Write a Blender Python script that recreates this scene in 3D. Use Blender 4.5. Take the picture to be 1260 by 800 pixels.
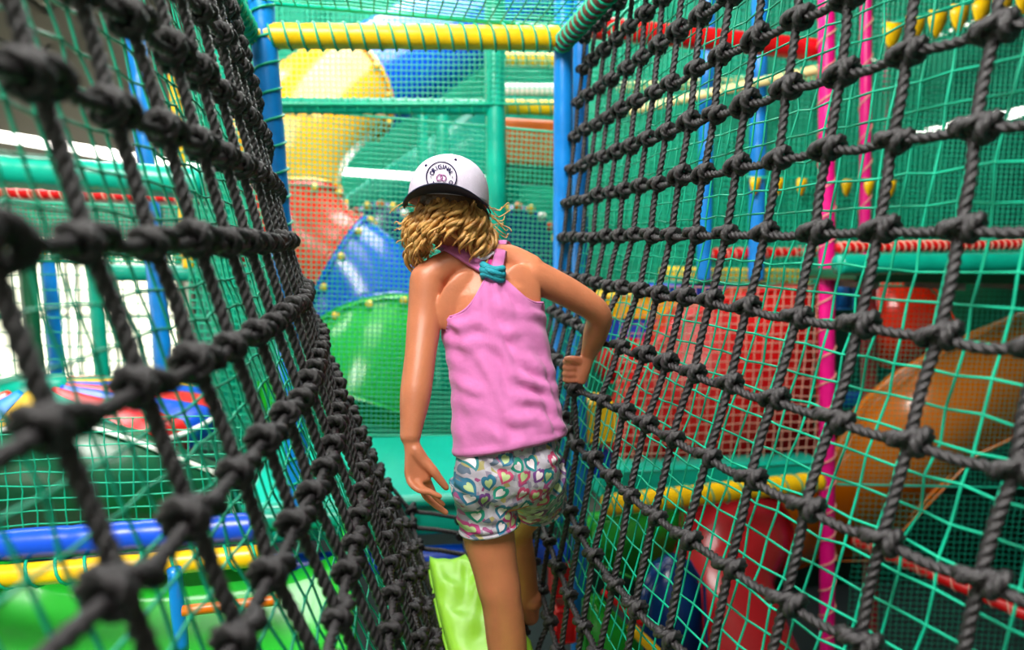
import bpy, bmesh, math, random
import numpy as np
from mathutils import Vector, Matrix, noise
from mathutils.bvhtree import BVHTree

random.seed(7)
for o in list(bpy.data.objects): bpy.data.objects.remove(o)
SC = bpy.context.scene
C = SC.collection

# ------------------------------------------------------------------ camera
# the bridge runs along +Y, X is right, Z is up, the camera stands at the origin
F = 840.0
def camera_basis(vx, vy, roll):
    r = math.radians(roll)
    def basis(yaw, pitch):
        cy, sy, cp, sp = math.cos(yaw), math.sin(yaw), math.cos(pitch), math.sin(pitch)
        fw = Vector((sy*cp, cy*cp, -sp)); rt = Vector((cy, -sy, 0)); up = rt.cross(fw)
        return math.cos(r)*rt+math.sin(r)*up, -math.sin(r)*rt+math.cos(r)*up, fw
    yaw, pitch = math.atan((630-vx)/F), math.atan((400-vy)/F)
    for _ in range(60):
        rt, up, fw = basis(yaw, pitch)
        x = 630+F*rt.y/fw.y; y = 400-F*up.y/fw.y
        yaw += (x-vx)/F*.8; pitch += (y-vy)/F*.8
    return basis(yaw, pitch)
RT, UP, FW = camera_basis(470, 300, 1.3)
def P(px, py, Y):
    """photo pixel -> the point of its ray that lies Y metres down the bridge"""
    d = RT*((px-630)/F)+UP*((400-py)/F)+FW
    return d*(Y/d.y)
cd = bpy.data.cameras.new('camera'); cam = bpy.data.objects.new('camera', cd); C.objects.link(cam)
cd.lens = 24; cd.sensor_width = 36; cd.clip_start = .02
m = Matrix((RT, UP, -FW)).transposed().to_4x4(); cam.matrix_world = m
cd.dof.use_dof = True; cd.dof.focus_distance = 1.46; cd.dof.aperture_fstop = 2.0
SC.camera = cam

# ------------------------------------------------------------------ light
w = bpy.data.worlds.new('daylight'); SC.world = w; w.use_nodes = True
w.node_tree.nodes['Background'].inputs[0].default_value = (1, .98, .8, 1)
w.node_tree.nodes['Background'].inputs[1].default_value = 2.4
def area(name, loc, target, sx, sy, power, col=(1, 1, 1)):
    l = bpy.data.lights.new(name, 'AREA'); l.shape = 'RECTANGLE'; l.size = sx; l.size_y = sy; l.energy = power; l.color = col
    o = bpy.data.objects.new(name, l); C.objects.link(o); o.location = loc
    o.rotation_euler = (Vector(target)-Vector(loc)).to_track_quat('-Z', 'Y').to_euler(); return o
area('skylight_lamp', (-.95, -.1, 2.95), (.2, 1.6, -.2), 2.0, 2.0, 390, (1, .97, .92))
area('skylight_lamp', (.2, 2.6, 3.05), (.2, 2.6, 0), 1.6, 1.6, 50, (1, .98, .94))
area('skylight_lamp', (.8, 5.6, 3.0), (.6, 5.6, 0), 3.0, 2.4, 190, (1, .99, .96))
area('skylight_lamp', (-2.6, 5.6, 3.0), (-2.2, 5.0, 0), 2.5, 2.4, 170, (1, .99, .96))
vs = SC.view_settings
vs.view_transform = 'Standard'; vs.look = 'None'; vs.gamma = 1; vs.use_curve_mapping = False; vs.exposure = .52

# ------------------------------------------------------------------ materials
def s2l(c):
    return tuple((v/12.92 if v <= .04045 else ((v+.055)/1.055)**2.4) for v in (x/255 for x in c))
MATS = {}
def mat(name, rgb, rough=.5, var=.12, scale=9, bump=.0, bscale=60, spec=.5, coat=0, metal=0, sss=0, sheen=0):
    if name in MATS: return MATS[name]
    M = bpy.data.materials.new(name); M.use_nodes = True; nt = M.node_tree; b = nt.nodes['Principled BSDF']
    c = s2l(rgb)
    tc = nt.nodes.new('ShaderNodeTexCoord'); n = nt.nodes.new('ShaderNodeTexNoise')
    n.inputs['Scale'].default_value = scale; n.inputs['Detail'].default_value = 4
    nt.links.new(tc.outputs['Object'], n.inputs['Vector'])
    r = nt.nodes.new('ShaderNodeValToRGB')
    r.color_ramp.elements[0].position = .3; r.color_ramp.elements[1].position = .7
    r.color_ramp.elements[0].color = tuple(max(0, v*(1-var)) for v in c)+(1,)
    r.color_ramp.elements[1].color = tuple(min(1, v*(1+var)) for v in c)+(1,)
    nt.links.new(n.outputs['Fac'], r.inputs[0]); nt.links.new(r.outputs[0], b.inputs['Base Color'])
    b.inputs['Roughness'].default_value = rough; b.inputs['Specular IOR Level'].default_value = spec
    b.inputs['Coat Weight'].default_value = coat; b.inputs['Metallic'].default_value = metal
    if sss: b.inputs['Subsurface Weight'].default_value = sss; b.inputs['Subsurface Radius'].default_value = (.012, .005, .003)
    if sheen: b.inputs['Sheen Weight'].default_value = sheen
    if bump:
        n2 = nt.nodes.new('ShaderNodeTexNoise'); n2.inputs['Scale'].default_value = bscale; n2.inputs['Detail'].default_value = 3
        nt.links.new(tc.outputs['Object'], n2.inputs['Vector'])
        bp = nt.nodes.new('ShaderNodeBump'); bp.inputs['Strength'].default_value = bump; bp.inputs['Distance'].default_value = .01
        nt.links.new(n2.outputs['Fac'], bp.inputs['Height']); nt.links.new(bp.outputs[0], b.inputs['Normal'])
    MATS[name] = M; return M
def emit(name, rgb, strength):
    M = bpy.data.materials.new(name); M.use_nodes = True; b = M.node_tree.nodes['Principled BSDF']
    b.inputs['Base Color'].default_value = s2l(rgb)+(1,); b.inputs['Emission Color'].default_value = s2l(rgb)+(1,)
    b.inputs['Emission Strength'].default_value = strength; return M
M_ROPE = mat('black_rope', (40, 37, 40), .42, .35, 120, .35, 700, .6)
M_NET = mat('green_twine', (2, 172, 134), .42, .12, 30, spec=.5)
M_NETD = mat('dark_green_twine', (6, 150, 120), .5, .15, 30)
M_NETR = mat('pale_pink_twine', (214, 160, 140), .6, .1, 30)
PV = dict(rough=.32, bump=.12, bscale=18, spec=.5)
M_YEL = mat('yellow_vinyl', (250, 196, 14), **PV); M_BLU = mat('sky_blue_vinyl', (12, 128, 214), **PV)
M_RBLU = mat('royal_blue_vinyl', (10, 74, 200), **PV); M_RED = mat('red_vinyl', (200, 14, 18), **PV)
M_TEAL = mat('turquoise_vinyl', (0, 160, 134), **PV); M_GRN = mat('green_vinyl', (30, 150, 40), **PV)
M_PNK = mat('pink_vinyl', (226, 12, 128), **PV); M_ORG = mat('orange_vinyl', (216, 112, 4), **PV)
M_LIME = mat('lime_vinyl', (158, 224, 60), .34, .06, 6, .25, 14); M_WHT = mat('white_vinyl', (238, 238, 232), **PV)
M_MAR = mat('maroon_vinyl', (128, 14, 32), **PV); M_DGR = mat('dark_green_vinyl', (14, 84, 54), **PV)
M_TURQ = mat('turquoise_mat', (0, 186, 160), .3, .05, 5, .1, 10)
PL = dict(rough=.22, var=.05, scale=3, spec=.5, coat=.15)
S_BLU = mat('blue_plastic', (14, 78, 200), **PL); S_YEL = mat('yellow_plastic', (244, 172, 0), **PL)
S_RED = mat('red_plastic', (218, 40, 10), **PL); S_GRN = mat('green_plastic', (36, 178, 44), **PL)
S_NAVY = mat('navy_plastic', (14, 50, 110), **PL); S_ORG = mat('orange_plastic', (204, 108, 4), **PL)
S_CRIM = mat('crimson_plastic', (178, 30, 38), **PL); S_TEAL = mat('teal_plastic', (0, 160, 140), **PL)
M_STEEL = mat('grey_steel', (120, 118, 112), .5, .1, 12, metal=.4)
M_BOLT = mat('yellow_bolt', (240, 200, 60), .4)

# ------------------------------------------------------------------ helpers
def obj(name, bm, material, parent=None, smooth=True):
    me = bpy.data.meshes.new(name)
    if isinstance(bm, tuple):
        me.from_pydata([tuple(v) for v in bm[0]], [], bm[1])
    else:
        bmesh.ops.recalc_face_normals(bm, faces=bm.faces); bm.to_mesh(me); bm.free()
    if smooth:
        me.polygons.foreach_set('use_smooth', [True]*len(me.polygons))
    me.materials.append(material); me.update()
    o = bpy.data.objects.new(name, me); C.objects.link(o)
    if parent: o.parent = parent; o.matrix_parent_inverse = parent.matrix_world.inverted()
    return o
def tag(o, label, cat, group=None, kind=None):
    if label: o['label'] = label
    if cat: o['category'] = cat
    if group: o['group'] = group
    if kind: o['kind'] = kind
    return o
def thing(name, label, cat, loc=(0, 0, 0), group=None):
    o = bpy.data.objects.new(name, None); C.objects.link(o); o.location = loc; o.empty_display_size = .05
    o.matrix_world = Matrix.Translation(Vector(loc))
    return tag(o, label, cat, group)
def struct(name, bm, m, parent=None, smooth=False):
    o = obj(name, bm, m, parent, smooth)
    if not parent: o['kind'] = 'structure'
    return o
def add_box(bm, c, s, rot=None, bevel=0):
    r = bmesh.ops.create_cube(bm, size=1); vv = r['verts']
    for v in vv: v.co = Vector((v.co.x*s[0], v.co.y*s[1], v.co.z*s[2]))
    if bevel:
        ed = list({e for v in vv for e in v.link_edges})
        rb = bmesh.ops.bevel(bm, geom=ed, offset=bevel, segments=3, affect='EDGES', profile=.6)
        vv = list({v for f in rb['faces'] for v in f.verts} | {v for v in vv if v.is_valid})
    M = (rot.to_4x4() if rot else Matrix.Identity(4)); M = Matrix.Translation(Vector(c)) @ M
    for v in vv: v.co = M @ v.co
    return bm
def box(c, s, rot=None, bevel=0):
    return add_box(bmesh.new(), c, s, rot, bevel)
def frames(pts):
    n = len(pts); T = []
    for i in range(n):
        t = pts[min(i+1, n-1)]-pts[max(i-1, 0)]
        T.append(t.normalized() if t.length > 1e-9 else Vector((0, 0, 1)))
    a = Vector((0, 0, 1)) if abs(T[0].z) < .9 else Vector((0, 1, 0))
    N = [(a-T[0]*a.dot(T[0])).normalized()]
    for i in range(1, n):
        v = N[-1]-T[i]*N[-1].dot(T[i]); N.append(v.normalized())
    return T, N
def tube_data(pts, rad, sides=8, cap=True, out=None, closed=False, twist=0, lobes=False, flat=None):
    """sweep a ring along pts; lobes: three-strand rope; returns (verts, faces), appended to out if given"""
    V, Fc = out if out else ([], [])
    T, N = frames(pts); base = len(V); s = 0; n = len(pts)
    for i, p in enumerate(pts):
        if i: s += (pts[i]-pts[i-1]).length
        B = T[i].cross(N[i]); r = rad[i] if isinstance(rad, (list, tuple)) else rad
        al = 2*math.pi*s/twist if twist else 0
        for j in range(sides):
            a = 2*math.pi*j/sides
            q = r*(.68+.36*abs(math.cos(1.5*a)) if lobes else 1)
            ca, sa = math.cos(a+al)*q, math.sin(a+al)*q
            if flat: ca *= flat
            V.append(p+N[i]*ca+B*sa)
    for i in range(n if closed else n-1):
        k0 = base+i*sides; k1 = base+((i+1) % n)*sides
        for j in range(sides):
            j2 = (j+1) % sides
            Fc.append((k0+j, k0+j2, k1+j2, k1+j))
    if cap and not closed:
        Fc.append(tuple(base+j for j in range(sides))[::-1]); Fc.append(tuple(base+(n-1)*sides+j for j in range(sides)))
    return V, Fc
def catmull(pts, step):
    out = []; n = len(pts)
    for i in range(n-1):
        p0 = pts[max(i-1, 0)]; p1 = pts[i]; p2 = pts[i+1]; p3 = pts[min(i+2, n-1)]
        k = max(1, int(round((p2-p1).length/step)))
        for j in range(k):
            t = j/k
            out.append(.5*((2*p1)+(p2-p0)*t+(2*p0-5*p1+4*p2-p3)*t*t+(3*p1-p0-3*p2+p3)*t**3))
    out.append(pts[-1].copy()); return out
def lin(p, q, n): return [p.lerp(q, i/n) for i in range(n+1)]
def interp(tab, x):
    if x <= tab[0][0]:
        (a, b), (c, d) = tab[0], tab[1]
    elif x >= tab[-1][0]:
        (a, b), (c, d) = tab[-2], tab[-1]
    else:
        for (a, b), (c, d) in zip(tab, tab[1:]):
            if a <= x <= c: break
    return b+(d-b)*(x-a)/(c-a)

# ------------------------------------------------------------------ the hall
FLOOR = -3.2; CEIL = 3.2
M_FLOOR = mat('hall_floor', (38, 46, 48), .5, .15, 3)
M_CEIL = mat('beige_sheet', (150, 148, 128), .6, .08, 2)
M_WALL = mat('beige_wall', (140, 136, 124), .7, .05, 2); M_WALLG = mat('green_wall', (64, 140, 122), .7, .05, 2); M_WALLD = mat('deep_green_wall', (22, 84, 72), .7, .05, 2)
struct('floor', box((0, 5, FLOOR-.05), (16, 14, .1)), M_FLOOR)
# corrugated roof sheet
bm = bmesh.new(); prev = None
for i in range(321):
    x = -8+i*.05; z = CEIL+(.03 if (i % 6) < 3 else 0)
    a, b2 = bm.verts.new((x, -2, z)), bm.verts.new((x, 12, z))
    c2, d2 = bm.verts.new((x, -2, z+.05)), bm.verts.new((x, 12, z+.05))
    if prev:
        bm.faces.new((prev[0], a, b2, prev[1])); bm.faces.new((prev[2], prev[3], d2, c2))
    prev = (a, b2, c2, d2)
struct('ceiling', bm, M_CEIL)
struct('wall_back', box((2.6, 11.05, 0), (10.8, .1, 6.4)), M_WALLG)
bm = bmesh.new(); add_box(bm, (-5.4, 11.05, 1.6), (5.2, .1, 3.2)); add_box(bm, (-5.4, 11.05, -2.75), (5.2, .1, .9))
for x in (-8+.1, -2.9): add_box(bm, (x, 11.05, -1.15), (.3, .1, 2.3))
struct('wall_back_window_side', bm, M_WALL)
bm = bmesh.new(); add_box(bm, (-8.05, 5, 1.8), (.1, 14, 2.8)); add_box(bm, (-8.05, 5, -2.6), (.1, 14, 1.2))
for y in (-1.9, 2.6, 7.2, 11.9): add_box(bm, (-8.05, y, -.8), (.1, .3, 2.4))
struct('wall_left', bm, M_WALL)
struct('wall_front', box((0, -2.05, 0), (16, .1, 6.4)), M_WALL)
struct('wall_right', box((8.05, 5, 0), (.1, 14, 6.4)), M_WALLD)
M_GLASS = mat('window_glass', (240, 244, 232), .05, .01); M_GLASS.node_tree.nodes['Principled BSDF'].inputs['Transmission Weight'].default_value = 1
M_GLASS.node_tree.nodes['Principled BSDF'].inputs['IOR'].default_value = 1.02
M_FRAME = mat('window_frame_paint', (226, 232, 216), .5)
wn = 0
for x0 in (-7.75, -6.05, -4.4):
    wn += 1; o = bpy.data.objects.new('window_%d' % wn, None); C.objects.link(o); o.location = (x0+.75, 11.05, -2.3); o['kind'] = 'structure'
    bpy.context.view_layer.update()
    for k in range(3):
        for q in range(2):
            obj('pane', box((x0+.27+k*.5, 11.05, -1.73+q*1.15), (.48, .012, 1.12)), M_GLASS, o, False)
    for k in range(4): obj('mullion', box((x0+.02+k*.5, 11.03, -1.15), (.045, .07, 2.3)), M_FRAME, o, False)
    for zz in (-2.28, -1.15, -.02): obj('rail', box((x0+.77, 11.03, zz), (1.55, .07, .05)), M_FRAME, o, False)
def roof_truss(x, label):
    t = thing('roof_truss', label, 'truss', (x, 5, 2.4), 'roof trusses under the beige roof')
    bpy.context.view_layer.update()
    for z in (2.35, 3.1): obj('chord', box((x, 5, z), (.07, 13, .07)), M_STEEL, t, False)
    for k in range(13):
        a, b2 = Vector((x, -1.4+k, 2.35)), Vector((x, -.4+k, 3.1))
        if k % 2: a.z, b2.z = b2.z, a.z
        obj('diagonal', tube_data(lin(a, b2, 1), .025, 6), M_STEEL, t)
for x, lb in ((-4.6, 'middle grey steel roof truss with diagonals under the beige corrugated roof'), (-2.9, 'grey steel roof truss over the sagging rope net under the beige roof'), (-6.3, 'grey steel roof truss close to the window wall under the beige roof')):
    roof_truss(x, lb)
def strip_lamp(p, q, label, r=.05):
    t = thing('strip_lamp', label, 'lamp', tuple((p+q)/2)); d = (q-p).normalized()
    obj('tube', tube_data(lin(p, q, 2), r, 10), emit('lamp_glow', (255, 252, 244), 3.2), t)
    for e, s in ((p, -1), (q, 1)):
        obj('end_cap', tube_data(lin(e, e+d*s*.05, 1), r*1.15, 10), M_WHT, t)
    return t
strip_lamp(P(-60, 158, 6.0), P(248, 208, 6.2), 'long glowing white strip lamp above the turquoise beam under the beige roof', .042)
strip_lamp(P(410, 210, 5.9), P(552, 220, 5.9), 'glowing white strip lamp behind the slide and the cap', .032)
strip_lamp(P(598, 221, 5.9), P(676, 219, 5.9), 'short glowing white strip lamp beside the tall green post', .03)
strip_lamp(P(1105, 172, 5.8), P(1300, 128, 5.6), 'slanting glowing white strip lamp behind the upper green netting', .045)

# ------------------------------------------------------------------ the rope bridge
D = .122
LZ = [(-.95, .195), (-.8, .12), (-.6, .02), (-.4, -.078), (-.25, -.125), (-.13, -.163), (0, -.2), (.125, -.231), (.25, -.263), (.4, -.295), (.6, -.34), (.8, -.38)]
RZ = [(-.95, .445), (-.8, .468), (-.65, .5), (-.48, .54), (-.36, .567), (-.23, .605), (-.1, .632), (.04, .657), (.16, .668), (.3, .685), (.5, .70), (.8, .72)]
def left_x(Y, Z):
    q = (Y-1.25)/1.2
    return interp(LZ, Z)-.14*q*q
def right_x(Y, Z):
    e = 1.5-Y
    low = min(1, max(0, (.1-Z)/.6))
    x = interp(RZ, Z)+((.125+.05*low)*e*e if e > 0 else (.0+.05*low)*e*e)
    return x
GRIP = Vector((.500, 1.738, -.325))
def right_pull(Y, Z):
    return right_x(Y, Z)-.062*math.exp(-(((Y-GRIP.y)/.13)**2+((Z-GRIP.z)/.15)**2))
def sag(Y, Z):      # her weight lets the bottom of the net hang lower around her
    k = min(1, max(0, (-.45-Z)/.5)); return -.22*k*math.exp(-((Y-1.4)/.66)**2)
ROWS_L = [.71, .595, .478, .36, .24, .122, -.004, -.128, -.243, -.358, -.475, -.59, -.705, -.82, -.93]
ROWS_R = [.755, .64, .522, .402, .283, .163, .034, -.102, -.243, -.376, -.508, -.645, -.765, -.88]
def left_pt(Y, Z): return Vector((left_x(Y, Z), Y, Z+sag(Y, Z)))
def right_pt(Y, Z): return Vector((right_pull(Y, Z), Y, Z+sag(Y, Z)))
RR = .0084
def knot_mesh(seed, mirror=1):
    rnd = random.Random(seed); R = RR; out = ([], [])
    tl, tb = rnd.uniform(-.15, .3), rnd.uniform(.1, .5); off = rnd.uniform(-.3, .3)*R
    A = []
    for i in range(26):
        a = 2*math.pi*i/26
        h = -.75*R+off+2.05*R*math.cos(a); n = 2.0*R*math.sin(a)
        A.append(Vector((h, n, tl*h*.9+.55*R*math.sin(a+.6)+rnd.uniform(-.08, .08)*R)))
    tube_data(A, R*1.02, 12, out=out, closed=True, twist=.04, lobes=True)
    B = []
    for i in range(24):
        a = 2*math.pi*i/24
        v = 1.55*R*math.cos(a); n = 1.75*R*math.sin(a)+.15*R
        B.append(Vector((2.15*R+off+tb*v+.45*R*math.sin(a), n, v+.25*R+rnd.uniform(-.08, .08)*R)))
    tube_data(B, R*1.0, 12, out=out, closed=True, twist=.04, lobes=True)
    X = [Vector((-1.6*R, 1.7*R, -.6*R)), Vector((-.2*R, 2.35*R, .35*R)), Vector((1.3*R, 2.0*R, 1.1*R)), Vector((2.3*R, .9*R, 1.7*R))]
    tube_data(catmull(X, R*.5), R*.92, 12, out=out, twist=.04, lobes=True)
    me = bpy.data.meshes.new('knot'); me.from_pydata([(v.x*mirror, v.y, v.z) for v in out[0]], [], out[1] if mirror > 0 else [f[::-1] for f in out[1]])
    me.polygons.foreach_set('use_smooth', [True]*len(me.polygons)); me.materials.append(M_ROPE); return me
KNOTS = [knot_mesh(s) for s in range(6)]; KNOTS_M = [knot_mesh(s, -1) for s in range(6)]
def jit(i, j, s, a=.006):
    return Vector((noise.noise((i*7.1+s, j*3.3, .5)), noise.noise((i*3.7, j*5.9+s, 1.5)), noise.noise((i*2.3+s, j*9.1, 2.5))))*a
def rope_net(label, ptf, rows, ks, y0, inward, extra, seed):
    t = thing('climbing_net', label, 'rope net', (0, 0, 0)); rnd = random.Random(seed)
    G = {}
    for j, k in enumerate(ks):
        Y = y0+D*k
        for i, Z in enumerate(rows): G[i, j] = ptf(Y, Z)+jit(i, j, seed)
        for e, fn in enumerate(extra): G[len(rows)+e, j] = fn(Y)+jit(e, j, seed, .008)
    nr = len(rows)+len(extra); nc = len(ks)
    for j in range(nc):
        pts = []
        for i in range(nr):
            pts.append(G[i, j])
            if i < nr-1: pts.append((G[i, j]+G[i+1, j])/2+Vector((0, rnd.uniform(-.004, .004), 0)))
        obj('vertical_rope', tube_data(catmull(pts, .0052), RR, 12, twist=.043, lobes=True), M_ROPE, t)
    for i in range(nr):
        pts = []
        for j in range(nc):
            pts.append(G[i, j]+Vector((inward*.004, 0, 0)))
            if j < nc-1: pts.append((G[i, j]+G[i, j+1])/2+Vector((rnd.uniform(-.002, .004)*inward, 0, -.004+rnd.uniform(-.003, .003))))
        obj('cross_rope', tube_data(catmull(pts, .0052), RR*.96, 12, twist=.043, lobes=True), M_ROPE, t)
    for i in range(nr):
        for j in range(nc):
            p = G[i, j]
            hv = (G[i, min(j+1, nc-1)]-G[i, max(j-1, 0)]).normalized(); vv = (G[max(i-1, 0), j]-G[min(i+1, nr-1), j]).normalized()
            nn = vv.cross(hv).normalized(); vv2 = hv.cross(nn).normalized()
            # want the front of the knot (+n) to face the walkway
            if nn.x*inward < 0: hv = -hv; nn = -nn
            o = bpy.data.objects.new('knot', (KNOTS if inward > 0 else KNOTS_M)[rnd.randrange(6)]); C.objects.link(o); o.parent = t
            tilt = Matrix.Rotation(rnd.uniform(-.22, .22), 4, 'Y')
            sc = rnd.uniform(.95, 1.1)
            o.matrix_local = Matrix.Translation(p) @ Matrix((hv, nn, vv2)).transposed().to_4x4() @ tilt @ Matrix.Scale(sc, 4)
    return t
def mid_x(Y): return .27
extraL = [lambda Y: Vector((.165-.06*max(0, min(1, (Y-1.9)/.4)), Y, -.955+sag(Y, -.95))), lambda Y: Vector((.285, Y, -1.0+sag(Y, -.95)))]
extraR = [lambda Y: Vector((.415, Y, -.985+sag(Y, -.95))), lambda Y: Vector((.34, Y, -1.0+sag(Y, -.95)))]
rope_net('knotted black rope net sagging beside the palm of the open hand', left_pt, ROWS_L[:-1], list(range(-1, 17)), .5, 1, extraL, 3)
rope_net('knotted black rope net that the child grips with one fist', right_pt, ROWS_R, list(range(-2, 16)), .64, -1, extraR, 11)

def draped_net(label, fn, ys, zs, r, material, seed, knots=True):
    t = thing('safety_net', label, 'net', (0, 0, 0)); out = ([], []); G = {}
    for i, z in enumerate(zs):
        for j, y in enumerate(ys):
            G[i, j] = fn(y, z)+jit(i, j, seed, .007)
    for i in range(len(zs)):
        tube_data([G[i, j] for j in range(len(ys))], r, 5, out=out)
    for j in range(len(ys)):
        tube_data([G[i, j] for i in range(len(zs))], r, 5, out=out)
    if knots:
        V, Fc = out
        for p in G.values():
            b = len(V); s = r*2.0
            for dx, dy, dz in ((1, 0, 0), (-1, 0, 0), (0, 1, 0), (0, -1, 0), (0, 0, 1), (0, 0, -1)): V.append(p+Vector((dx, dy, dz))*s)
            for f in ((0, 2, 4), (2, 1, 4), (1, 3, 4), (3, 0, 4), (2, 0, 5), (1, 2, 5), (3, 1, 5), (0, 3, 5)): Fc.append(tuple(b+q for q in f))
    o = obj('twine_mesh', out, material, t); o['kind'] = 'stuff'
    e = obj('border_cord', tube_data([G[0, j] for j in range(len(ys))], .006, 6), material, t)
    return t
ysl = [.2+.048*i for i in range(49)]; zsl = [.78-.047*i for i in range(37)]
draped_net('green knotted twine net hung behind the sagging black rope net', lambda y, z: Vector((left_x(y, z)-.085-.05*(z < -.3)*(-.3-z), y, z)), ysl, zsl, .0022, M_NET, 5)
ysr = [.42+.046*i for i in range(46)]
draped_net('green knotted twine net hung behind the black rope net gripped by the fist', lambda y, z: Vector((right_x(y, z)+.075, y, z)), ysr, zsl, .0022, M_NET, 9)

def flat_net(label, o0, U, V2, cell, r, material, border=None, bulge=0, seed=1, group=None):
    t = thing('safety_net', label, 'net', tuple(o0), group); out = ([], [])
    nu, nv = max(1, int(U.length/cell)), max(1, int(V2.length/cell)); nrm = U.cross(V2).normalized()
    def pt(u, v):
        return o0+U*u+V2*v+nrm*(bulge*math.sin(math.pi*u)*math.sin(math.pi*v)+.012*noise.noise((u*5+seed, v*5, seed*.7)))+U.normalized()*(cell*.18*noise.noise((u*9, v*9, seed)))+V2.normalized()*(cell*.18*noise.noise((u*9, v*9, seed+4)))
    seg = 10
    for i in range(nu+1):
        tube_data([pt(i/nu, k/seg) for k in range(seg+1)], r, 4, out=out, cap=False)
    for j in range(nv+1):
        tube_data([pt(k/seg, j/nv) for k in range(seg+1)], r, 4, out=out, cap=False)
    o = obj('twine_mesh', out, material, t); o['kind'] = 'stuff'
    if border:
        e = [o0, o0+U, o0+U+V2, o0+V2, o0]
        obj('border_cord', tube_data([p for a, b2 in zip(e, e[1:]) for p in lin(a, b2, 2)], border, 6), material, t)
    return t

# walkway mat (padded, soft puckers across it)
def mat_mesh():
    V, Fc = [], []; nu, nv = 24, 70
    for side in (0, 1):
        for j in range(nv+1):
            Y = .9+(2.07-.9)*j/nv
            x0, x1 = .145+.055*math.exp(-((Y-1.5)/.35)**2), .262+.14*min(1, max(0, (2.07-Y)/.35))
            for i in range(nu+1):
                u = i/nu; x = x0+(x1-x0)*u
                e = max(0, 1-abs(2*u-1)**6)*max(0, 1-(abs(2*j/nv-1))**30)
                pk = .011*math.sin(Y*52+2*math.sin(u*5)+2*noise.noise((u*2, Y*3, 0)))*noise.noise((u*2+3, Y*6, 2))*2
                z = -.915+sag(Y, -.95)-(.0 if not side else .045)+(.022*e+pk*e if not side else 0)+.05*(2*u-1)**2*.3
                V.append(Vector((x, Y, z)))
    n1 = (nu+1)*(nv+1)
    for s in (0, 1):
        for j in range(nv):
            for i in range(nu):
                a = s*n1+j*(nu+1)+i; q = (a, a+1, a+nu+2, a+nu+1); Fc.append(q if not s else q[::-1])
    for j in range(nv):
        for i in (0, nu):
            a = j*(nu+1)+i; Fc.append((a, a+nu+1, a+nu+1+n1, a+n1))
    for i in range(nu):
        for j in (0, nv):
            a = j*(nu+1)+i; Fc.append((a, a+1, a+1+n1, a+n1))
    return V, Fc
bm = bmesh.new(); V, Fc = mat_mesh(); vs_ = [bm.verts.new(v) for v in V]
for f in Fc: bm.faces.new([vs_[i] for i in f])
t = thing('walkway_mat', 'lime green padded mat laid along the bottom of the rope bridge', 'mat', (.27, 1.5, -1.0))
obj('cover', bm, M_LIME, t)
for sd in (0, 1):
    q = []
    for j in range(0, 71, 2):
        Y = .9+1.17*j/70; xx = (.145+.055*math.exp(-((Y-1.5)/.35)**2)) if not sd else .262+.14*min(1, max(0, (2.07-Y)/.35))
        q.append(Vector((xx, Y, -.937+sag(Y, -.95))))
    obj('edge_piping', tube_data(q, .006, 6), M_LIME, t)

# ------------------------------------------------------------------ padded posts and beams
def foam(name, label, cat, p, q, r, material, lace=None, group=None, pitch=.09, band=.16):
    p, q = Vector(p), Vector(q); L = (q-p).length
    lo = p if p.z <= q.z else q
    t = thing(name, label, cat, tuple(lo), group)
    n = max(6, int(L/.02)); rr = []
    for i in range(n+1):
        s = L*i/n
        rr.append(r*(1-.05*max(0, math.cos(2*math.pi*s/band))**8+.02*noise.noise((s*9, p.x, p.y))))
    obj('sleeve', tube_data(lin(p, q, n), rr, 14), material, t)
    if lace:
        d = (q-p).normalized(); a = Vector((0, 0, 1)) if abs(d.z) < .9 else Vector((1, 0, 0)); a = (a-d*a.dot(d)).normalized(); b2 = d.cross(a)
        m_ = max(8, int(L/pitch*10)); pts = []
        for i in range(m_+1):
            s = L*i/m_; an = 2*math.pi*s/pitch
            pts.append(p+d*s+(a*math.cos(an)+b2*math.sin(an))*(r*1.05+.002))
        obj('lacing', tube_data(pts, .0045, 5), lace, t)
    return t
# far frame of the bridge
Yf = 2.5
foam('foam_pole', 'sky blue padded post laced in green where the sagging rope net ends', 'post', P(372, 640, Yf), P(318, -40, Yf), .042, M_BLU, M_NET)
foam('foam_pole', 'sky blue padded post where the gripped rope net ends', 'post', P(690, 640, Yf+.03), P(694, -40, Yf+.03), .036, M_BLU)
foam('foam_bar', 'yellow padded beam laced in green over the end of the rope bridge', 'beam', P(310, 44, Yf), P(692, 47, Yf), .042, M_YEL, M_NET, pitch=.05)
foam('foam_bar', 'dark red padded beam along the top of the gripped rope net', 'beam', P(690, 55, Yf), Vector((.72, .3, .82)), .03, M_MAR, M_NET, pitch=.045)
foam('foam_bar', 'turquoise padded beam along the top of the sagging rope net', 'beam', P(309, 44, Yf), Vector((-.46, .3, .82)), .03, M_TEAL, M_NET, pitch=.045)
flat_net('green net stretched as a roof over the rope bridge', Vector((-.46, .6, .81)), Vector((1.17, 0, 0)), Vector((0, 1.9, -.02)), .042, .0028, M_NET, .008, bulge=-.05, seed=3)
# platform past the bridge
t = thing('platform', 'turquoise padded platform at the far end of the rope bridge', 'platform', (.1, 2.95, -1.2))
bm = box((.12, 2.97, -1.04), (1.25, .86, .16), bevel=.03); obj('deck_cushion', bm, M_TURQ, t)
obj('front_edge', tube_data(lin(Vector((-.5, 2.53, -.975)), Vector((.74, 2.53, -.975)), 12), .022, 10), M_TEAL, t)
foam('foam_bar', 'royal blue padded beam under the turquoise platform edge', 'beam', (-.5, 2.56, -1.22), (.74, 2.56, -1.22), .05, M_RBLU)
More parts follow.
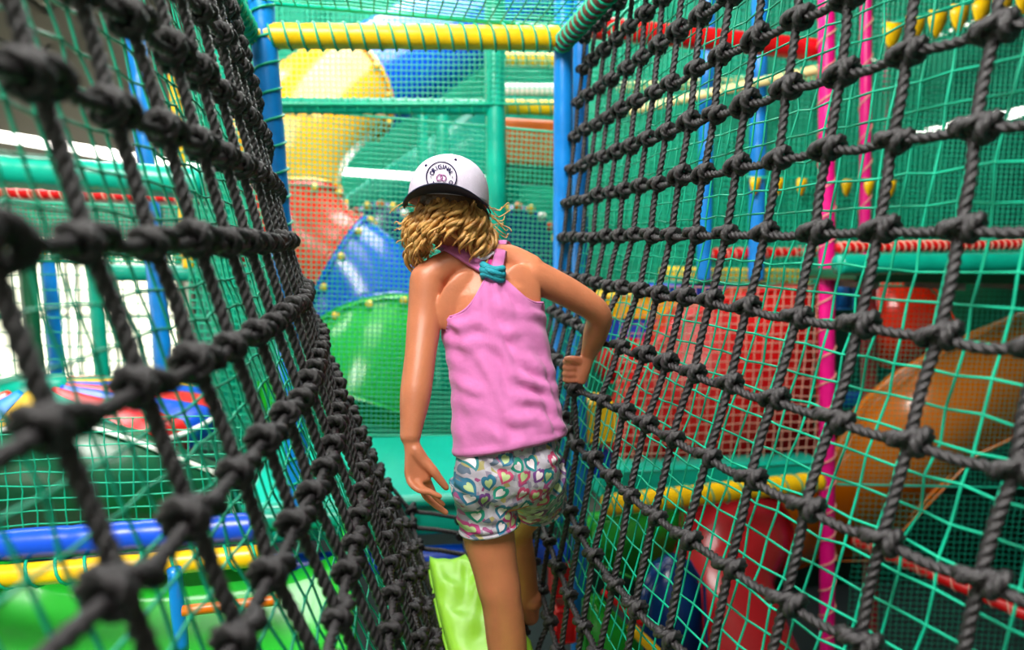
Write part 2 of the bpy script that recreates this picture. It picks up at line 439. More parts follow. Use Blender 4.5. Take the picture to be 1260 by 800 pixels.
# second frame
Y2 = 3.42
foam('foam_pole', 'tall green padded post behind the child between the netted openings', 'post', P(613, 560, Y2), P(608, -60, Y2), .05, M_TEAL, None)
foam('foam_bar', 'green padded beam laced with twine above the child', 'beam', P(338, 130, Y2), P(606, 132, Y2), .036, M_TEAL, M_NET, pitch=.06)
foam('foam_bar', 'short yellow padded beam laced in green beside the tall green post, upper one', 'beam', P(618, 73, Y2+.6), P(700, 75, Y2+.6), .04, M_YEL, M_NET, pitch=.06)
foam('foam_bar', 'short white padded beam beside the tall green post', 'beam', P(618, 109, Y2+1.2), P(700, 110, Y2+1.2), .04, M_WHT, None)
foam('foam_bar', 'short yellow padded beam laced in green beside the tall green post, lower one', 'beam', P(618, 131, Y2+.3), P(700, 133, Y2+.3), .04, M_YEL, M_NET, pitch=.06)
flat_net('fine green net behind the turquoise platform in front of the tube slide', P(330, 536, Y2), P(700, 536, Y2)-P(330, 536, Y2), P(330, 132, Y2)-P(330, 536, Y2), .0245, .0023, M_NET, .006, seed=6)
flat_net('fine green net between the yellow beam and the green beam above the child', P(325, 128, Y2-.05), P(700, 128, Y2-.05)-P(325, 128, Y2-.05), P(318, -60, Y2-.05)-P(325, 128, Y2-.05), .0245, .0022, M_NET, .006, seed=16)
foam('foam_pole', 'green padded post standing behind the white strip lamp', 'post', P(523, 480, 5.2), P(520, 130, 5.2), .04, M_TEAL)
foam('foam_pole', 'slim green padded post behind the cap', 'post', P(545, 480, 5.0), P(544, 130, 5.0), .05, M_TEAL)
# orange-netted block right of the tall post
t = thing('padded_block', 'orange padded block behind the net beside the tall green post', 'block', tuple(P(655, 205, 4.6)))
obj('cushion', box(P(650, 178, 4.6), (.5, .25, .3), bevel=.04), mat('orange_brown_vinyl', (176, 84, 20), **PV), t)
obj('base_strip', box(P(650, 218, 4.6), (.52, .2, .1), bevel=.02), M_DGR, t)

# ------------------------------------------------------------------ tube slides
def tube_slide(name, label, cps, rad, parts, group=None, bolts=True):
    """parts: (u0, u1, material); every moulded segment is a part with a flange and bolts"""
    pts = catmull([Vector(c) for c in cps], .04); n = len(pts)
    t = thing(name, label, 'slide', tuple(pts[-1]))
    T, N = frames(pts)
    for u0, u1, m_ in parts:
        i0, i1 = int(u0*(n-1)), int(u1*(n-1))
        seg = pts[i0:i1+1]
        k = len(seg)
        rr = [rad*(1+.015*math.sin(math.pi*i/max(1, k-1))) for i in range(k)]
        V, Fc = tube_data(seg, rr, 36, cap=False)
        V, Fc = tube_data(seg, [r*.96 for r in rr], 36, cap=False, out=(V, Fc))
        so = obj('slide_segment', (V, Fc), m_, t)
        for ii, s in ((i0, 1), (i1, -1)):
            d = T[ii]*s
            fl = [pts[ii]+d*.0, pts[ii]+d*.03]
            V, Fc = tube_data(fl, rad*1.06, 36, cap=False); V, Fc = tube_data(fl, rad*.97, 36, cap=False, out=(V, Fc))
            for j in range(36):
                j2 = (j+1) % 36
                Fc.append((j, j2, 72+j2, 72+j)); Fc.append((36+j, 108+j, 108+j2, 36+j2))
            f = obj('flange', (V, Fc), m_, so)
        if bolts:
            B = T[i0].cross(N[i0]); outb = ([], [])
            for q in range(12):
                a = 2*math.pi*q/12+.2
                dirv = N[i0]*math.cos(a)+B*math.sin(a); c = pts[i0]+T[i0]*.05+dirv*rad*1.03
                tube_data([c, c+dirv*.025], .022, 8, out=outb)
            o = obj('bolts', outb, M_BOLT, so); o['kind'] = 'stuff'
    return t
tube_slide('tube_slide', 'winding tube slide in blue, yellow, red and green segments behind the platform',
           [P(660, -30, 6.4), P(570, 28, 6.0), P(485, 82, 5.6), P(405, 125, 5.2), P(354, 180, 4.8), P(346, 250, 4.65), P(378, 308, 4.6), P(438, 350, 4.55), P(462, 410, 4.4), P(454, 460, 4.2), P(440, 506, 4.1)],
           .38, [(0, .45, S_BLU), (.45, .69, S_YEL), (.69, .80, S_RED), (.80, .885, S_BLU), (.885, 1, S_GRN)])
# teal slope panel crossing behind the slide
t = thing('foam_ramp', 'turquoise sloping ramp panel behind the winding slide', 'ramp', tuple(P(470, 190, 7)))
bm = bmesh.new(); q4 = [P(395, 260, 6.6), P(640, 250, 6.6), P(640, 105, 6.6), P(590, 128, 6.6)]
for dy in (0, .12): pass
vv = [bm.verts.new(p) for p in q4]+[bm.verts.new(p+Vector((0, .12, 0))) for p in q4]
bm.faces.new(vv[:4]); bm.faces.new(vv[4:][::-1])
for i in range(4): bm.faces.new((vv[i], vv[(i+1) % 4], vv[4+(i+1) % 4], vv[4+i]))
bmesh.ops.bevel(bm, geom=bm.edges[:], offset=.03, segments=2, affect='EDGES'); obj('cushion', bm, M_TEAL, t)
# blue round tunnel ends with coloured spots
def tunnel_drum(label, c, r, ln):
    t = thing('crawl_tunnel', label, 'tunnel', (c.x, c.y, c.z-r)); out = ([], [])
    V, Fc = [], []
    pr = [(0, 0), (r*.82, 0), (r*.97, .03), (r, .09), (r, ln)]
    for (rad, y) in pr:
        for j in range(40):
            a = 2*math.pi*j/40; V.append(c+Vector((rad*math.cos(a), y, rad*math.sin(a))))
    for i in range(len(pr)-1):
        for j in range(40):
            j2 = (j+1) % 40; Fc.append((i*40+j, i*40+j2, (i+1)*40+j2, (i+1)*40+j))
    s = obj('drum', (V, Fc), S_NAVY, t)
    cols = [M_BOLT, S_RED, M_WHT, M_BOLT, S_ORG]
    for q in range(9):
        a = math.pi*(.08+.84*q/8)
        d = Vector((math.cos(a), 0, math.sin(a)))
        bm = bmesh.new(); bmesh.ops.create_uvsphere(bm, u_segments=10, v_segments=6, radius=.036)
        for v in bm.verts: v.co = Vector((v.co.x, v.co.y*.5, v.co.z))+c+d*r*.92+Vector((0, .0, 0))
        obj('spot_cushion', bm, cols[q % 5], t)
    return t
tunnel_drum('navy crawl tunnel with coloured spots on its rim beside the tall green post', P(636, 305, 5.2), .34, .8)
tunnel_drum('navy crawl tunnel with coloured spots on its rim above the blue slide segment', P(468, 300, 6.1), .37, .35)
# ------------------------------------------------------------------ background net layers
def screen_net(label, x0, y0, x1, y1, Ya, Yb, cell, r, m_=M_NET, seed=2, border=.008):
    a, b2, c = P(x0, y1, Ya), P(x1, y1, Yb), P(x0, y0, Ya)
    b2.z = a.z if abs(b2.z-a.z) < .4 else b2.z
    return flat_net(label, a, b2-a, Vector((0, 0, (c-a).z)), cell, r, m_, border, seed=seed)
screen_net('tall green net curtain across the far end of the hall', 270, -60, 1000, 560, 8.2, 8.2, .05, .0085, seed=21)
screen_net('tall green net curtain hung behind the winding slide', 330, -60, 820, 420, 7.0, 7.0, .045, .007, seed=22)
screen_net('green net wall behind the gripped rope net, near the red beam', 700, -40, 1120, 345, 3.9, 3.7, .032, .0042, seed=23)
screen_net('second green net wall behind the red beam', 700, -40, 1150, 345, 5.4, 5.2, .04, .006, seed=24)
screen_net('fine green net wall behind the pink posts', 1000, -60, 1420, 310, 3.9, 3.4, .03, .0042, seed=25)
screen_net('third green net wall behind the pink posts over the dark hall', 700, -60, 1450, 340, 6.6, 6.2, .06, .006, seed=27)

# ------------------------------------------------------------------ right of the bridge
foam('foam_bar', 'glossy red padded beam high between the rope net and the pink post', 'beam', P(730, 34, 3.4), P(1012, 62, 3.4), .055, M_RED)
foam('foam_pole', 'bright pink padded post laced with pale cord at the red beam end', 'post', P(1018, 830, 3.3), P(1017, -50, 3.3), .041, M_PNK, M_NETR, pitch=.15)
foam('foam_pole', 'pink padded post standing just behind the first pink post', 'post', P(1064, 318, 3.68), P(1066, -50, 3.68), .032, M_PNK, M_NETR, pitch=.2)
foam('foam_pole', 'thin pink padded post, most distant of the pink posts', 'post', P(1090, 335, 6.0), P(1091, -50, 6.0), .027, M_PNK)
foam('foam_pole', 'maroon padded post rising beside the orange slide', 'post', P(1072, 830, 3.9), P(1068, 330, 3.9), .05, M_MAR)
foam('foam_pole', 'sky blue padded post behind the red beam, next to the pink post', 'post', P(930, 345, 3.72), P(936, -50, 3.72), .046, M_BLU)
foam('foam_pole', 'sky blue padded post behind the red beam, next to the far frame', 'post', P(866, 345, 3.78), P(872, -50, 3.78), .042, M_BLU)
foam('foam_pole', 'sky blue padded post seen through the gripped rope net beside the far frame', 'post', P(712, 830, 2.75), P(714, -40, 2.75), .035, M_BLU)
foam('foam_bar', 'turquoise padded beam above the red slide', 'beam', P(1030, 326, 2.9), P(1330, 322, 2.9), .05, M_TEAL)
foam('foam_bar', 'thin red padded beam laced in green on top of the turquoise beam', 'beam', P(1030, 305, 3.1), P(1330, 298, 3.1), .026, M_RED, M_NETR, pitch=.04)
foam('foam_bar', 'thin red padded beam laced in pink above the foam steps', 'beam', P(862, 313, 3.8), P(1014, 310, 3.8), .032, M_RED, M_NETR, pitch=.05)
foam('foam_bar', 'pale yellow padded beam below the red beam', 'beam', P(760, 108, 4.3), P(1012, 96, 4.1), .035, mat('cream_vinyl', (238, 216, 150), **PV), M_NET, pitch=.08)
foam('foam_bar', 'pale yellow padded beam crossing the net wall behind the red beam', 'beam', P(760, 140, 3.85), P(1012, 84, 3.36), .026, mat('cream_vinyl', (238, 216, 150), **PV), M_NET, pitch=.08)
t = thing('play_deck', 'dark green raised deck behind the turquoise beam over the red slide', 'deck', (3.25, 3.17, -.2))
obj('deck_board', box((3.25, 3.17, -.105), (1.95, .4, .06), bevel=.02), M_DGR, t)
for dx in (2.4, 2.9, 3.4, 3.95): obj('joist', box((dx, 3.17, -.15), (.05, .36, .04)), M_STEEL, t, False)
# soft foam steps
def pad(name, label, cat, c, s, m_, rot=None, bevel=.03, trim=None, group=None):
    c = Vector(c); t = thing(name, label, cat, (c.x, c.y, c.z-s[2]/2), group)
    obj('cushion', box(c, s, rot, bevel), m_, t)
    e = [Vector((sx*s[0]/2*.96, -s[1]/2*1.0, sz*s[2]/2*.8)) for sx, sz in ((-1, -1), (1, -1), (1, 1), (-1, 1))]
    R3 = rot or Matrix.Identity(3)
    obj('piping', tube_data([c+R3 @ e[i] for i in range(4)]+[c+R3 @ e[0]], .006, 5), trim or m_, t)
    return t
def span(px0, px1, py0, py1, Y, depth):
    a, b2 = P(px0, py0, Y), P(px1, py1, Y); c = (a+b2)/2
    return Vector((c.x, Y+depth/2, c.z)), (abs(b2.x-a.x), depth, abs(a.z-b2.z))
for px0, px1, py0, py1, Y, m_, lab in (
        (846, 1002, 330, 352, 4.2, M_YEL, 'yellow foam step, topmost of the steps above the red padded panel'),
        (820, 1000, 352, 366, 4.15, M_RBLU, 'blue foam step under the topmost yellow step'),
        (800, 1000, 366, 377, 4.2, M_WHT, 'white foam step under the topmost blue step'),
        (735, 848, 362, 394, 4.0, M_YEL, 'yellow foam step, lower one beside the bent elbow'),
        (735, 838, 393, 426, 4.0, M_RBLU, 'blue foam step under the lower yellow step beside the elbow')):
    c, s = span(px0, px1, py0, py1, Y, .5); pad('foam_step', lab, 'step', c, s, m_, bevel=min(.04, s[2]*.4))
for px0, px1, py0, py1, Y, m_, lab in (
        (722, 756, 494, 548, 2.75, M_YEL, 'small yellow foam block behind the rope net beside the shorts'),
        (700, 752, 555, 590, 2.8, M_RBLU, 'small royal blue foam block behind the rope net below the yellow block')):
    c, s = span(px0, px1, py0, py1, Y, .2); pad('foam_block', lab, 'block', c, s, m_, bevel=.03)
# big red padded panel with a rounded shoulder
def outline_pad(name, label, cat, px, Y, thick, m_, bev=.04, pipe=None, Ys=None):
    pts = [P(x, y, Y if Ys is None else Ys[i]) for i, (x, y) in enumerate(px)]; c = sum(pts, Vector())/len(pts)
    t = thing(name, label, cat, (c.x, c.y+thick/2, min(p.z for p in pts)))
    bm = bmesh.new(); a = [bm.verts.new(p) for p in pts]; b2 = [bm.verts.new(p+Vector((0, thick, 0))) for p in pts]; n = len(pts)
    bm.faces.new(a); bm.faces.new(b2[::-1])
    for i in range(n): bm.faces.new((a[i], b2[i], b2[(i+1) % n], a[(i+1) % n]))
    bmesh.ops.bevel(bm, geom=[e for e in bm.edges], offset=bev, segments=3, affect='EDGES', clamp_overlap=True)
    obj('cushion', bm, m_, t)
    obj('piping', tube_data([p+Vector((0, -.004, 0)) for p in pts]+[pts[0]+Vector((0, -.004, 0))], .008, 6), pipe or m_, t)
    return t
outline_pad('soft_block', 'large red padded panel with a rounded shoulder behind the rope net', 'panel',
            [(762, 578), (772, 520), (790, 468), (815, 425), (845, 392), (885, 372), (935, 360), (1004, 350), (1006, 582)], 3.5, .35, M_RED, .03)
screen_net('pale pink net stretched in front of the red padded panel', 756, 352, 1010, 582, 3.4, 3.4, .05, .0034, M_NETR, 31)
outline_pad('soft_block', 'red padded panel low behind the fist of the child', 'panel', [(742, 470), (746, 430), (770, 416), (800, 420), (812, 470)], 3.92, .2, M_RED, .03)
c, s = span(740, 1012, 578, 604, 3.3, .18); pad('foam_ledge', 'turquoise padded ledge under the large red panel', 'ledge', c, s, M_TURQ)
foam('foam_bar', 'yellow padded beam laced in green below the turquoise ledge', 'beam', P(744, 622, 2.9), P(1008, 592, 3.1), .05, M_YEL, M_NET, pitch=.09)
# slides right
outline_pad('play_slide', 'orange slide wall sloping down behind the pink post', 'slide', [(1010, 600), (1066, 500), (1110, 462), (1190, 420), (1300, 372), (1330, 500), (1200, 560), (1075, 690), (1030, 690)], 3.6, .12, S_ORG, .03,
            Ys=[3.9, 3.7, 3.6, 3.5, 3.3, 3.2, 3.4, 3.6, 3.8])
outline_pad('play_slide', 'red curved slide wall under the turquoise beam', 'slide', [(1084, 450), (1088, 345), (1120, 336), (1152, 358), (1178, 400), (1186, 436), (1140, 462)], 4.0, .15, S_RED, .03)
screen_net('dark green fine net in front of the orange slide', 1030, 352, 1400, 596, 3.25, 2.95, .028, .0012, M_NETD, 33)
screen_net('dark green net across the lower space under the orange slide', 1035, 606, 1400, 860, 3.3, 2.9, .034, .0016, M_NETD, 34)
outline_pad('soft_block', 'dark green padded panel behind the orange slide', 'panel', [(1086, 460), (1086, 340), (1330, 330), (1330, 470)], 5.0, .12, M_DGR, .03)
tube_slide('tube_slide', 'low tube slide in orange, red and navy segments behind the rope net', [P(960, 640, 3.95), P(940, 642, 3.75), P(905, 655, 3.5), P(880, 712, 3.3), P(905, 800, 3.1), P(950, 890, 3.0)], .30,
           [(0, .38, S_ORG), (.38, 1, S_CRIM)], bolts=False)
outline_pad('play_slide', 'navy slide wall standing before the low tube slide', 'slide', [(790, 860), (796, 730), (818, 694), (848, 690), (866, 720), (872, 860)], 2.8, .12, S_NAVY, .03)
outline_pad('play_slide', 'dark green padded wall beside the navy slide wall', 'slide', [(724, 690), (726, 640), (840, 622), (836, 690), (800, 720)], 3.3, .12, M_GRN, .03)
outline_pad('play_slide', 'bright green slide wall at the foot of the gripped rope net', 'slide', [(718, 870), (722, 740), (736, 735), (788, 790), (796, 870)], 2.6, .1, M_GRN, .03)
foam('foam_bar', 'short yellow padded bar leaning at the green slide wall', 'beam', P(776, 772, 2.5), P(812, 806, 2.5), .022, M_YEL)
foam('foam_bar', 'short red padded bar leaning over the green slide wall', 'beam', P(742, 728, 2.52), P(790, 768, 2.52), .012, M_RED)
foam('foam_bar', 'glossy red padded beam sloping across the dark lower space', 'beam', P(1050, 664, 3.6), P(1300, 772, 2.7), .036, M_RED, M_NETR, pitch=.09)
foam('foam_bar', 'blue padded cross bar behind the pink post', 'beam', P(1030, 492, 4.2), P(1064, 492, 4.2), .06, M_RBLU)
outline_pad('soft_block', 'sky blue padded panel between the pink post and the maroon post', 'panel', [(1028, 380), (1030, 335), (1050, 335), (1050, 380)], 4.2, .1, M_BLU, .02)
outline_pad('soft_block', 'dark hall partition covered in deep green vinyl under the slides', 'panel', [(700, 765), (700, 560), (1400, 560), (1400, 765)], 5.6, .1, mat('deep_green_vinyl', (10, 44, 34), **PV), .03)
# small mixed cushions low by the rope net
for x, y, m_, lab in ((690, 715, M_RED, 'small red cushion'), (694, 772, M_RED, 'tiny scarlet cushion lowest')):
    c, s = span(x-9, x+14, y-22, y+22, 2.62, .1); pad('foam_block', lab+' between the leg and the blue post', 'block', c, s, m_, bevel=.02)
# bunting
def bunting(label, x0, y0, x1, y1, Y, n, h, wd):
    a, b2 = P(x0, y0, Y), P(x1, y1, Y); t = thing('bunting', label, 'bunting', tuple(a))
    obj('cord', tube_data(lin(a, b2, 4), .008, 5), M_NET, t); d = (b2-a)/n
    bm = bmesh.new(); u = d.normalized(); k = wd
    fr = [(-.5, 0), (.5, 0), (.5, -.35), (.28, -.75), (0, -1), (-.28, -.75), (-.5, -.35)]
    v1 = [bm.verts.new(Vector((x*k, -.008, z*h))) for x, z in fr]; v2 = [bm.verts.new(Vector((x*k, .008, z*h))) for x, z in fr]
    bm.faces.new(v1); bm.faces.new(v2[::-1])
    for i in range(7): bm.faces.new((v1[i], v2[i], v2[(i+1) % 7], v1[(i+1) % 7]))
    first = obj('pennant', bm, M_YEL, t); first.location = a+d*.5
    for i in range(1, n):
        o = first.copy(); C.objects.link(o); o.parent = t; o.location = a+d*(i+.5)
        o.matrix_parent_inverse = t.matrix_world.inverted()
    return t
bunting('row of yellow pennants high behind the fine net above the slanting strip lamp', 1085, 32, 1300, -25, 3.3, 8, .14, .1)
bunting('row of small yellow pennants behind the pink posts', 915, 218, 1110, 222, 3.65, 7, .1, .06)
bunting('row of yellow pennants above the windows behind the sagging rope net', -30, 302, 230, 308, 4.6, 12, .1, .07)

# ------------------------------------------------------------------ left of the bridge
foam('foam_bar', 'large turquoise padded beam under the long strip lamp', 'beam', P(-60, 206, 2.6), P(250, 226, 2.6), .055, M_TEAL, None, band=.09)
foam('foam_bar', 'thin red padded beam laced in green below the large turquoise beam', 'beam', P(-60, 236, 4.0), P(250, 244, 4.0), .024, M_RED, M_NETR, pitch=.05)
screen_net('dense green net band below the thin laced red beam', -80, 246, 260, 318, 4.3, 4.3, .026, .0055, seed=41)
screen_net('green net in front of the bright windows', -120, 318, 300, 480, 4.5, 4.5, .085, .004, seed=42)
foam('foam_pole', 'sky blue padded post between the windows and the sagging rope net', 'post', P(204, 480, 4.2), P(166, 40, 4.2), .05, M_BLU)
foam('foam_pole', 'slim sky blue padded post before the bright windows', 'post', P(72, 470, 5.2), P(58, 318, 5.2), .05, M_BLU)
foam('foam_pole', 'dark green padded post before the bright windows', 'post', P(46, 480, 4.4), P(32, 318, 4.4), .045, M_DGR)
foam('foam_pole', 'green padded post beside the slim sky blue post', 'post', P(128, 480, 4.4), P(114, 318, 4.4), .04, M_TEAL)
foam('foam_bar', 'short blue padded beam above the windows', 'beam', P(120, 335, 4.35), P(330, 338, 4.35), .05, M_TEAL)
foam('foam_bar', 'yellow and slim padded post with green lacing behind the sagging rope net', 'post', P(232, 330, 4.0), P(214, 90, 4.0), .03, M_YEL, M_NET)
foam('foam_pole', 'turquoise padded post right behind the sagging rope net', 'post', P(290, 640, 4.0), P(262, 60, 4.0), .07, M_TEAL, M_NET)
screen_net('green net wall close behind the sagging rope net', 240, 60, 345, 560, 3.85, 3.7, .04, .005, seed=44)
# segmented spinning disc
def spinner(label, c, r, n=18):
    t = thing('spinner_disc', label, 'play disc', (c.x, c.y, c.z-.25)); cols = [M_RED, M_RBLU, M_YEL, M_TEAL, S_RED, M_BLU, M_YEL, M_TEAL]
    for k in range(n):
        a0, a1 = 2*math.pi*k/n+.006, 2*math.pi*(k+1)/n-.006; bm = bmesh.new(); m_ = 4; rows = []
        prof = [(.14, .10), (.45, .07), (.8, .03), (.97, 0), (1, -.03), (1, -.12), (.9, -.15)]
        for rr, z in prof:
            row = []
            for i in range(m_+1):
                a = a0+(a1-a0)*i/m_; pf = .012*math.sin(math.pi*i/m_)
                row.append(bm.verts.new((c.x+math.cos(a)*r*rr, c.y+math.sin(a)*r*rr, c.z+z+pf)))
            rows.append(row)
        for i in range(len(rows)-1):
            for j in range(m_): bm.faces.new((rows[i][j], rows[i][j+1], rows[i+1][j+1], rows[i+1][j]))
        obj('wedge_cushion', bm, cols[k % 8], t)
    V, Fc = tube_data(lin(c+Vector((0, 0, -.6)), c+Vector((0, 0, -.1)), 1), .2, 20); obj('base', (V, Fc), M_RBLU, t)
    V, Fc = tube_data(lin(c+Vector((0, 0, .02)), c+Vector((0, 0, .13)), 1), .12, 20); obj('hub', (V, Fc), M_TEAL, t)
    obj('rim_band', tube_data([c+Vector((math.cos(2*math.pi*i/48)*r*1.005, math.sin(2*math.pi*i/48)*r*1.005, -.045)) for i in range(48)], .012, 6, closed=True), M_WHT, t)
    return t
spinner('round padded disc with red, blue, yellow and turquoise wedges below the windows', Vector((-1.42, 3.1, -.72)), .7)
outline_pad('soft_block', 'dark teal padded panel with a peaked top below the coloured wedge disc', 'panel', [(-60, 660), (-60, 545), (30, 522), (78, 514), (160, 540), (272, 584), (300, 660)], 2.2, .1, M_DGR, .02, M_WHT)
screen_net('fine green square net over the dark teal padded panel', -80, 520, 300, 668, 2.1, 2.1, .037, .0022, M_NET, 45)
foam('foam_bar', 'royal blue padded beam under the dark teal panel', 'beam', P(-80, 678, 1.95), P(318, 648, 1.95), .042, M_RBLU)
foam('foam_bar', 'yellow padded beam laced in green under the royal blue beam', 'beam', P(-80, 716, 1.9), P(318, 684, 1.9), .03, M_YEL, M_NET, pitch=.07)
foam('foam_bar', 'thin orange bar above the glossy green chute', 'beam', P(225, 752, 1.75), P(345, 738, 1.75), .014, M_ORG)
foam('foam_pole', 'thin blue post over the glossy green chute', 'post', P(224, 800, 1.8), P(214, 700, 1.8), .018, M_BLU)
# glossy green chute
V, Fc = [], []; nu, nv = 20, 16
for j in range(nv+1):
    s = j/nv
    for i in range(nu+1):
        u = i/nu; a = math.pi*(u-.5)*1.1
        V.append(Vector((-.62+.52*math.sin(a), 1.35+.95*s, -1.05-.15*math.cos(a)-.30*(1-s)+.06)))
for j in range(nv):
    for i in range(nu):
        a = j*(nu+1)+i; Fc.append((a, a+1, a+nu+2, a+nu+1))
t = thing('slide_chute', 'glossy green open slide chute below the yellow laced beam', 'slide', (-.62, 1.8, -1.5))
o = obj('chute', (V, Fc), S_GRN, t); md = o.modifiers.new('thickness', 'SOLIDIFY'); md.thickness = .03; md.offset = -1
for i in (0, nu):
    obj('side_rim', tube_data([V[j*(nu+1)+i] for j in range(nv+1)], .03, 10), S_GRN, t)
outline_pad('soft_block', 'green padded panel behind the glossy green chute', 'panel', [(-80, 900), (-80, 705), (330, 690), (360, 900)], 2.45, .08, M_GRN, .02)
outline_pad('soft_block', 'bright green padded panel behind the lower sagging rope net', 'panel', [(318, 540), (318, 470), (372, 462), (380, 540)], 3.6, .1, S_GRN, .02)
foam('foam_bar', 'turquoise padded beam low behind the sagging rope net', 'beam', P(318, 640, 2.4), P(440, 636, 2.4), .04, M_TEAL, M_NET)

# ------------------------------------------------------------------ the child
bpy.context.view_layer.update()
def skin_material():
    M = mat('skin', (202, 124, 88), .42, .1, 14, .08, 160, .45, sss=.12); return M
M_SKIN = skin_material()
def put_sphere(bm, c, r, seg=16):
    bmesh.ops.create_uvsphere(bm, u_segments=seg, v_segments=seg//2, radius=r, matrix=Matrix.Translation(c))
def ell(bm, c, axes, radii, seg=24):
    M = Matrix((axes[0].normalized()*radii[0], axes[1].normalized()*radii[1], axes[2].normalized()*radii[2])).transposed().to_4x4()
    bmesh.ops.create_uvsphere(bm, u_segments=seg, v_segments=seg//2, radius=1, matrix=Matrix.Translation(c) @ M)
def limb(bm, chain, seg=30):
    """tapered chain of (point, radius)"""
    pts = [c[0] for c in chain]; fine, rr = [], []
    for i in range(len(chain)-1):
        p0 = pts[max(i-1, 0)]; p1, p2 = pts[i], pts[i+1]; p3 = pts[min(i+2, len(pts)-1)]
        k = 8
        for j in range(k):
            t = j/k; fine.append(.5*((2*p1)+(p2-p0)*t+(2*p0-5*p1+4*p2-p3)*t*t+(3*p1-p0-3*p2+p3)*t**3))
            s = t*t*(3-2*t); rr.append(chain[i][1]*(1-s)+chain[i+1][1]*s)
    fine.append(pts[-1]); rr.append(chain[-1][1])
    V, Fc = tube_data(fine, rr, seg); vv = [bm.verts.new(v) for v in V]
    for f in Fc: bm.faces.new([vv[i] for i in f])
    put_sphere(bm, pts[0], chain[0][1]*.995, seg); put_sphere(bm, pts[-1], chain[-1][1]*.995, seg)
def loft(bm, rings, seg=40, caps=True):
    rows = []
    for c, wa, da, hw, hd in rings:
        rows.append([bm.verts.new(c+wa*(math.cos(2*math.pi*j/seg)*hw)+da*(math.sin(2*math.pi*j/seg)*hd)) for j in range(seg)])
    for a, b2 in zip(rows, rows[1:]):
        for j in range(seg): bm.faces.new((a[j], a[(j+1) % seg], b2[(j+1) % seg], b2[j]))
    if caps: bm.faces.new(rows[0][::-1]); bm.faces.new(rows[-1])
def remesh(name, bm, material, voxel, smooth, parent):
    o = obj(name, bm, material)
    r = o.modifiers.new('r', 'REMESH'); r.mode = 'VOXEL'; r.voxel_size = voxel; r.use_smooth_shade = True
    s = o.modifiers.new('s', 'SMOOTH'); s.iterations = smooth; s.factor = .5
    dg = bpy.context.evaluated_depsgraph_get(); me = bpy.data.meshes.new_from_object(o.evaluated_get(dg))
    o.modifiers.clear(); old = o.data; o.data = me; bpy.data.meshes.remove(old); me.name = name
    me.polygons.foreach_set('use_smooth', [True]*len(me.polygons))
    if not me.materials: me.materials.append(material)
    if parent: o.parent = parent; o.matrix_parent_inverse = parent.matrix_world.inverted()
    return o
def bvh_of(o):
    me = o.data; return BVHTree.FromPolygons([v.co.copy() for v in me.vertices], [tuple(p.vertices) for p in me.polygons])
def hit(bvh, px, py, off=.0):
    d = (P(px, py, 1)).normalized(); loc, nrm, idx, dist = bvh.ray_cast(Vector((0, 0, 0)), d)
    if loc is None: return None
    if nrm.dot(d) > 0: nrm = -nrm
    return loc+nrm*off
girl = thing('person', 'child in a pink racerback top, patterned shorts and a backwards white cap', 'person', tuple(Vector((.28, 1.55, -1.13))))
bpy.context.view_layer.update()
WA = (P(664, 332, 1.58)-P(520, 352, 1.56)).normalized()
WH = (P(692, 565, 1.51)-P(556, 595, 1.48)).normalized()
def ring(px, py, Y, hw, hd, k):
    wa = WH.lerp(WA, k).normalized(); sp = (P(588, 315, 1.585)-P(624, 590, 1.5)).normalized()
    da = sp.cross(wa).normalized(); wa = (wa).normalized()
    return (P(px, py, Y), wa, da, hw, hd)
TR = [ring(622, 622, 1.505, .085, .07, 0), ring(623, 606, 1.505, .098, .075, 0), ring(624, 580, 1.505, .106, .08, 0), ring(624, 545, 1.51, .104, .075, .1), ring(621, 490, 1.525, .101, .068, .3),
      ring(613, 435, 1.55, .108, .074, .6), ring(607, 395, 1.567, .117, .08, .8), ring(602, 362, 1.578, .119, .076, 1), ring(596, 338, 1.585, .098, .06, 1), ring(590, 318, 1.59, .05, .048, 1)]
bm = bmesh.new(); loft(bm, TR)
# head, neck, shoulders
fdir = Vector((.17, .95, -.14)).normalized(); rdir = fdir.cross(Vector((0.03, 0, 1))).normalized(); udir = rdir.cross(fdir).normalized()
HC = P(556, 254, 1.605)
ell(bm, HC, (rdir, fdir, udir), (.073, .09, .1), 32)
ell(bm, HC+fdir*.035-udir*.055, (rdir, fdir, udir), (.05, .052, .05))
ell(bm, HC+fdir*.09-udir*.022, (rdir, fdir, udir), (.011, .014, .02), 12)
for s in (-1, 1):
    ell(bm, HC+rdir*s*.074-udir*.01, (rdir, fdir, udir), (.008, .02, .03), 12)
    ell(bm, HC+rdir*s*.034+fdir*.066-udir*.035, (rdir, fdir, udir), (.026, .022, .026), 12)
limb(bm, [(P(591, 322, 1.585), .046), (P(580, 300, 1.59), .04), (P(568, 278, 1.6), .043)])
limb(bm, [(P(588, 318, 1.58), .036), (P(552, 326, 1.575), .034), (P(526, 344, 1.57), .040)])
limb(bm, [(P(592, 318, 1.58), .036), (P(625, 318, 1.58), .033), (P(650, 333, 1.575), .040)])
ell(bm, P(562, 370, 1.528), (WA, Vector((0, 1, 0)), Vector((.25, 0, 1))), (.046, .0105, .07))
ell(bm, P(643, 358, 1.533), (WA, Vector((0, 1, 0)), Vector((-.25, 0, 1))), (.044, .0105, .064))
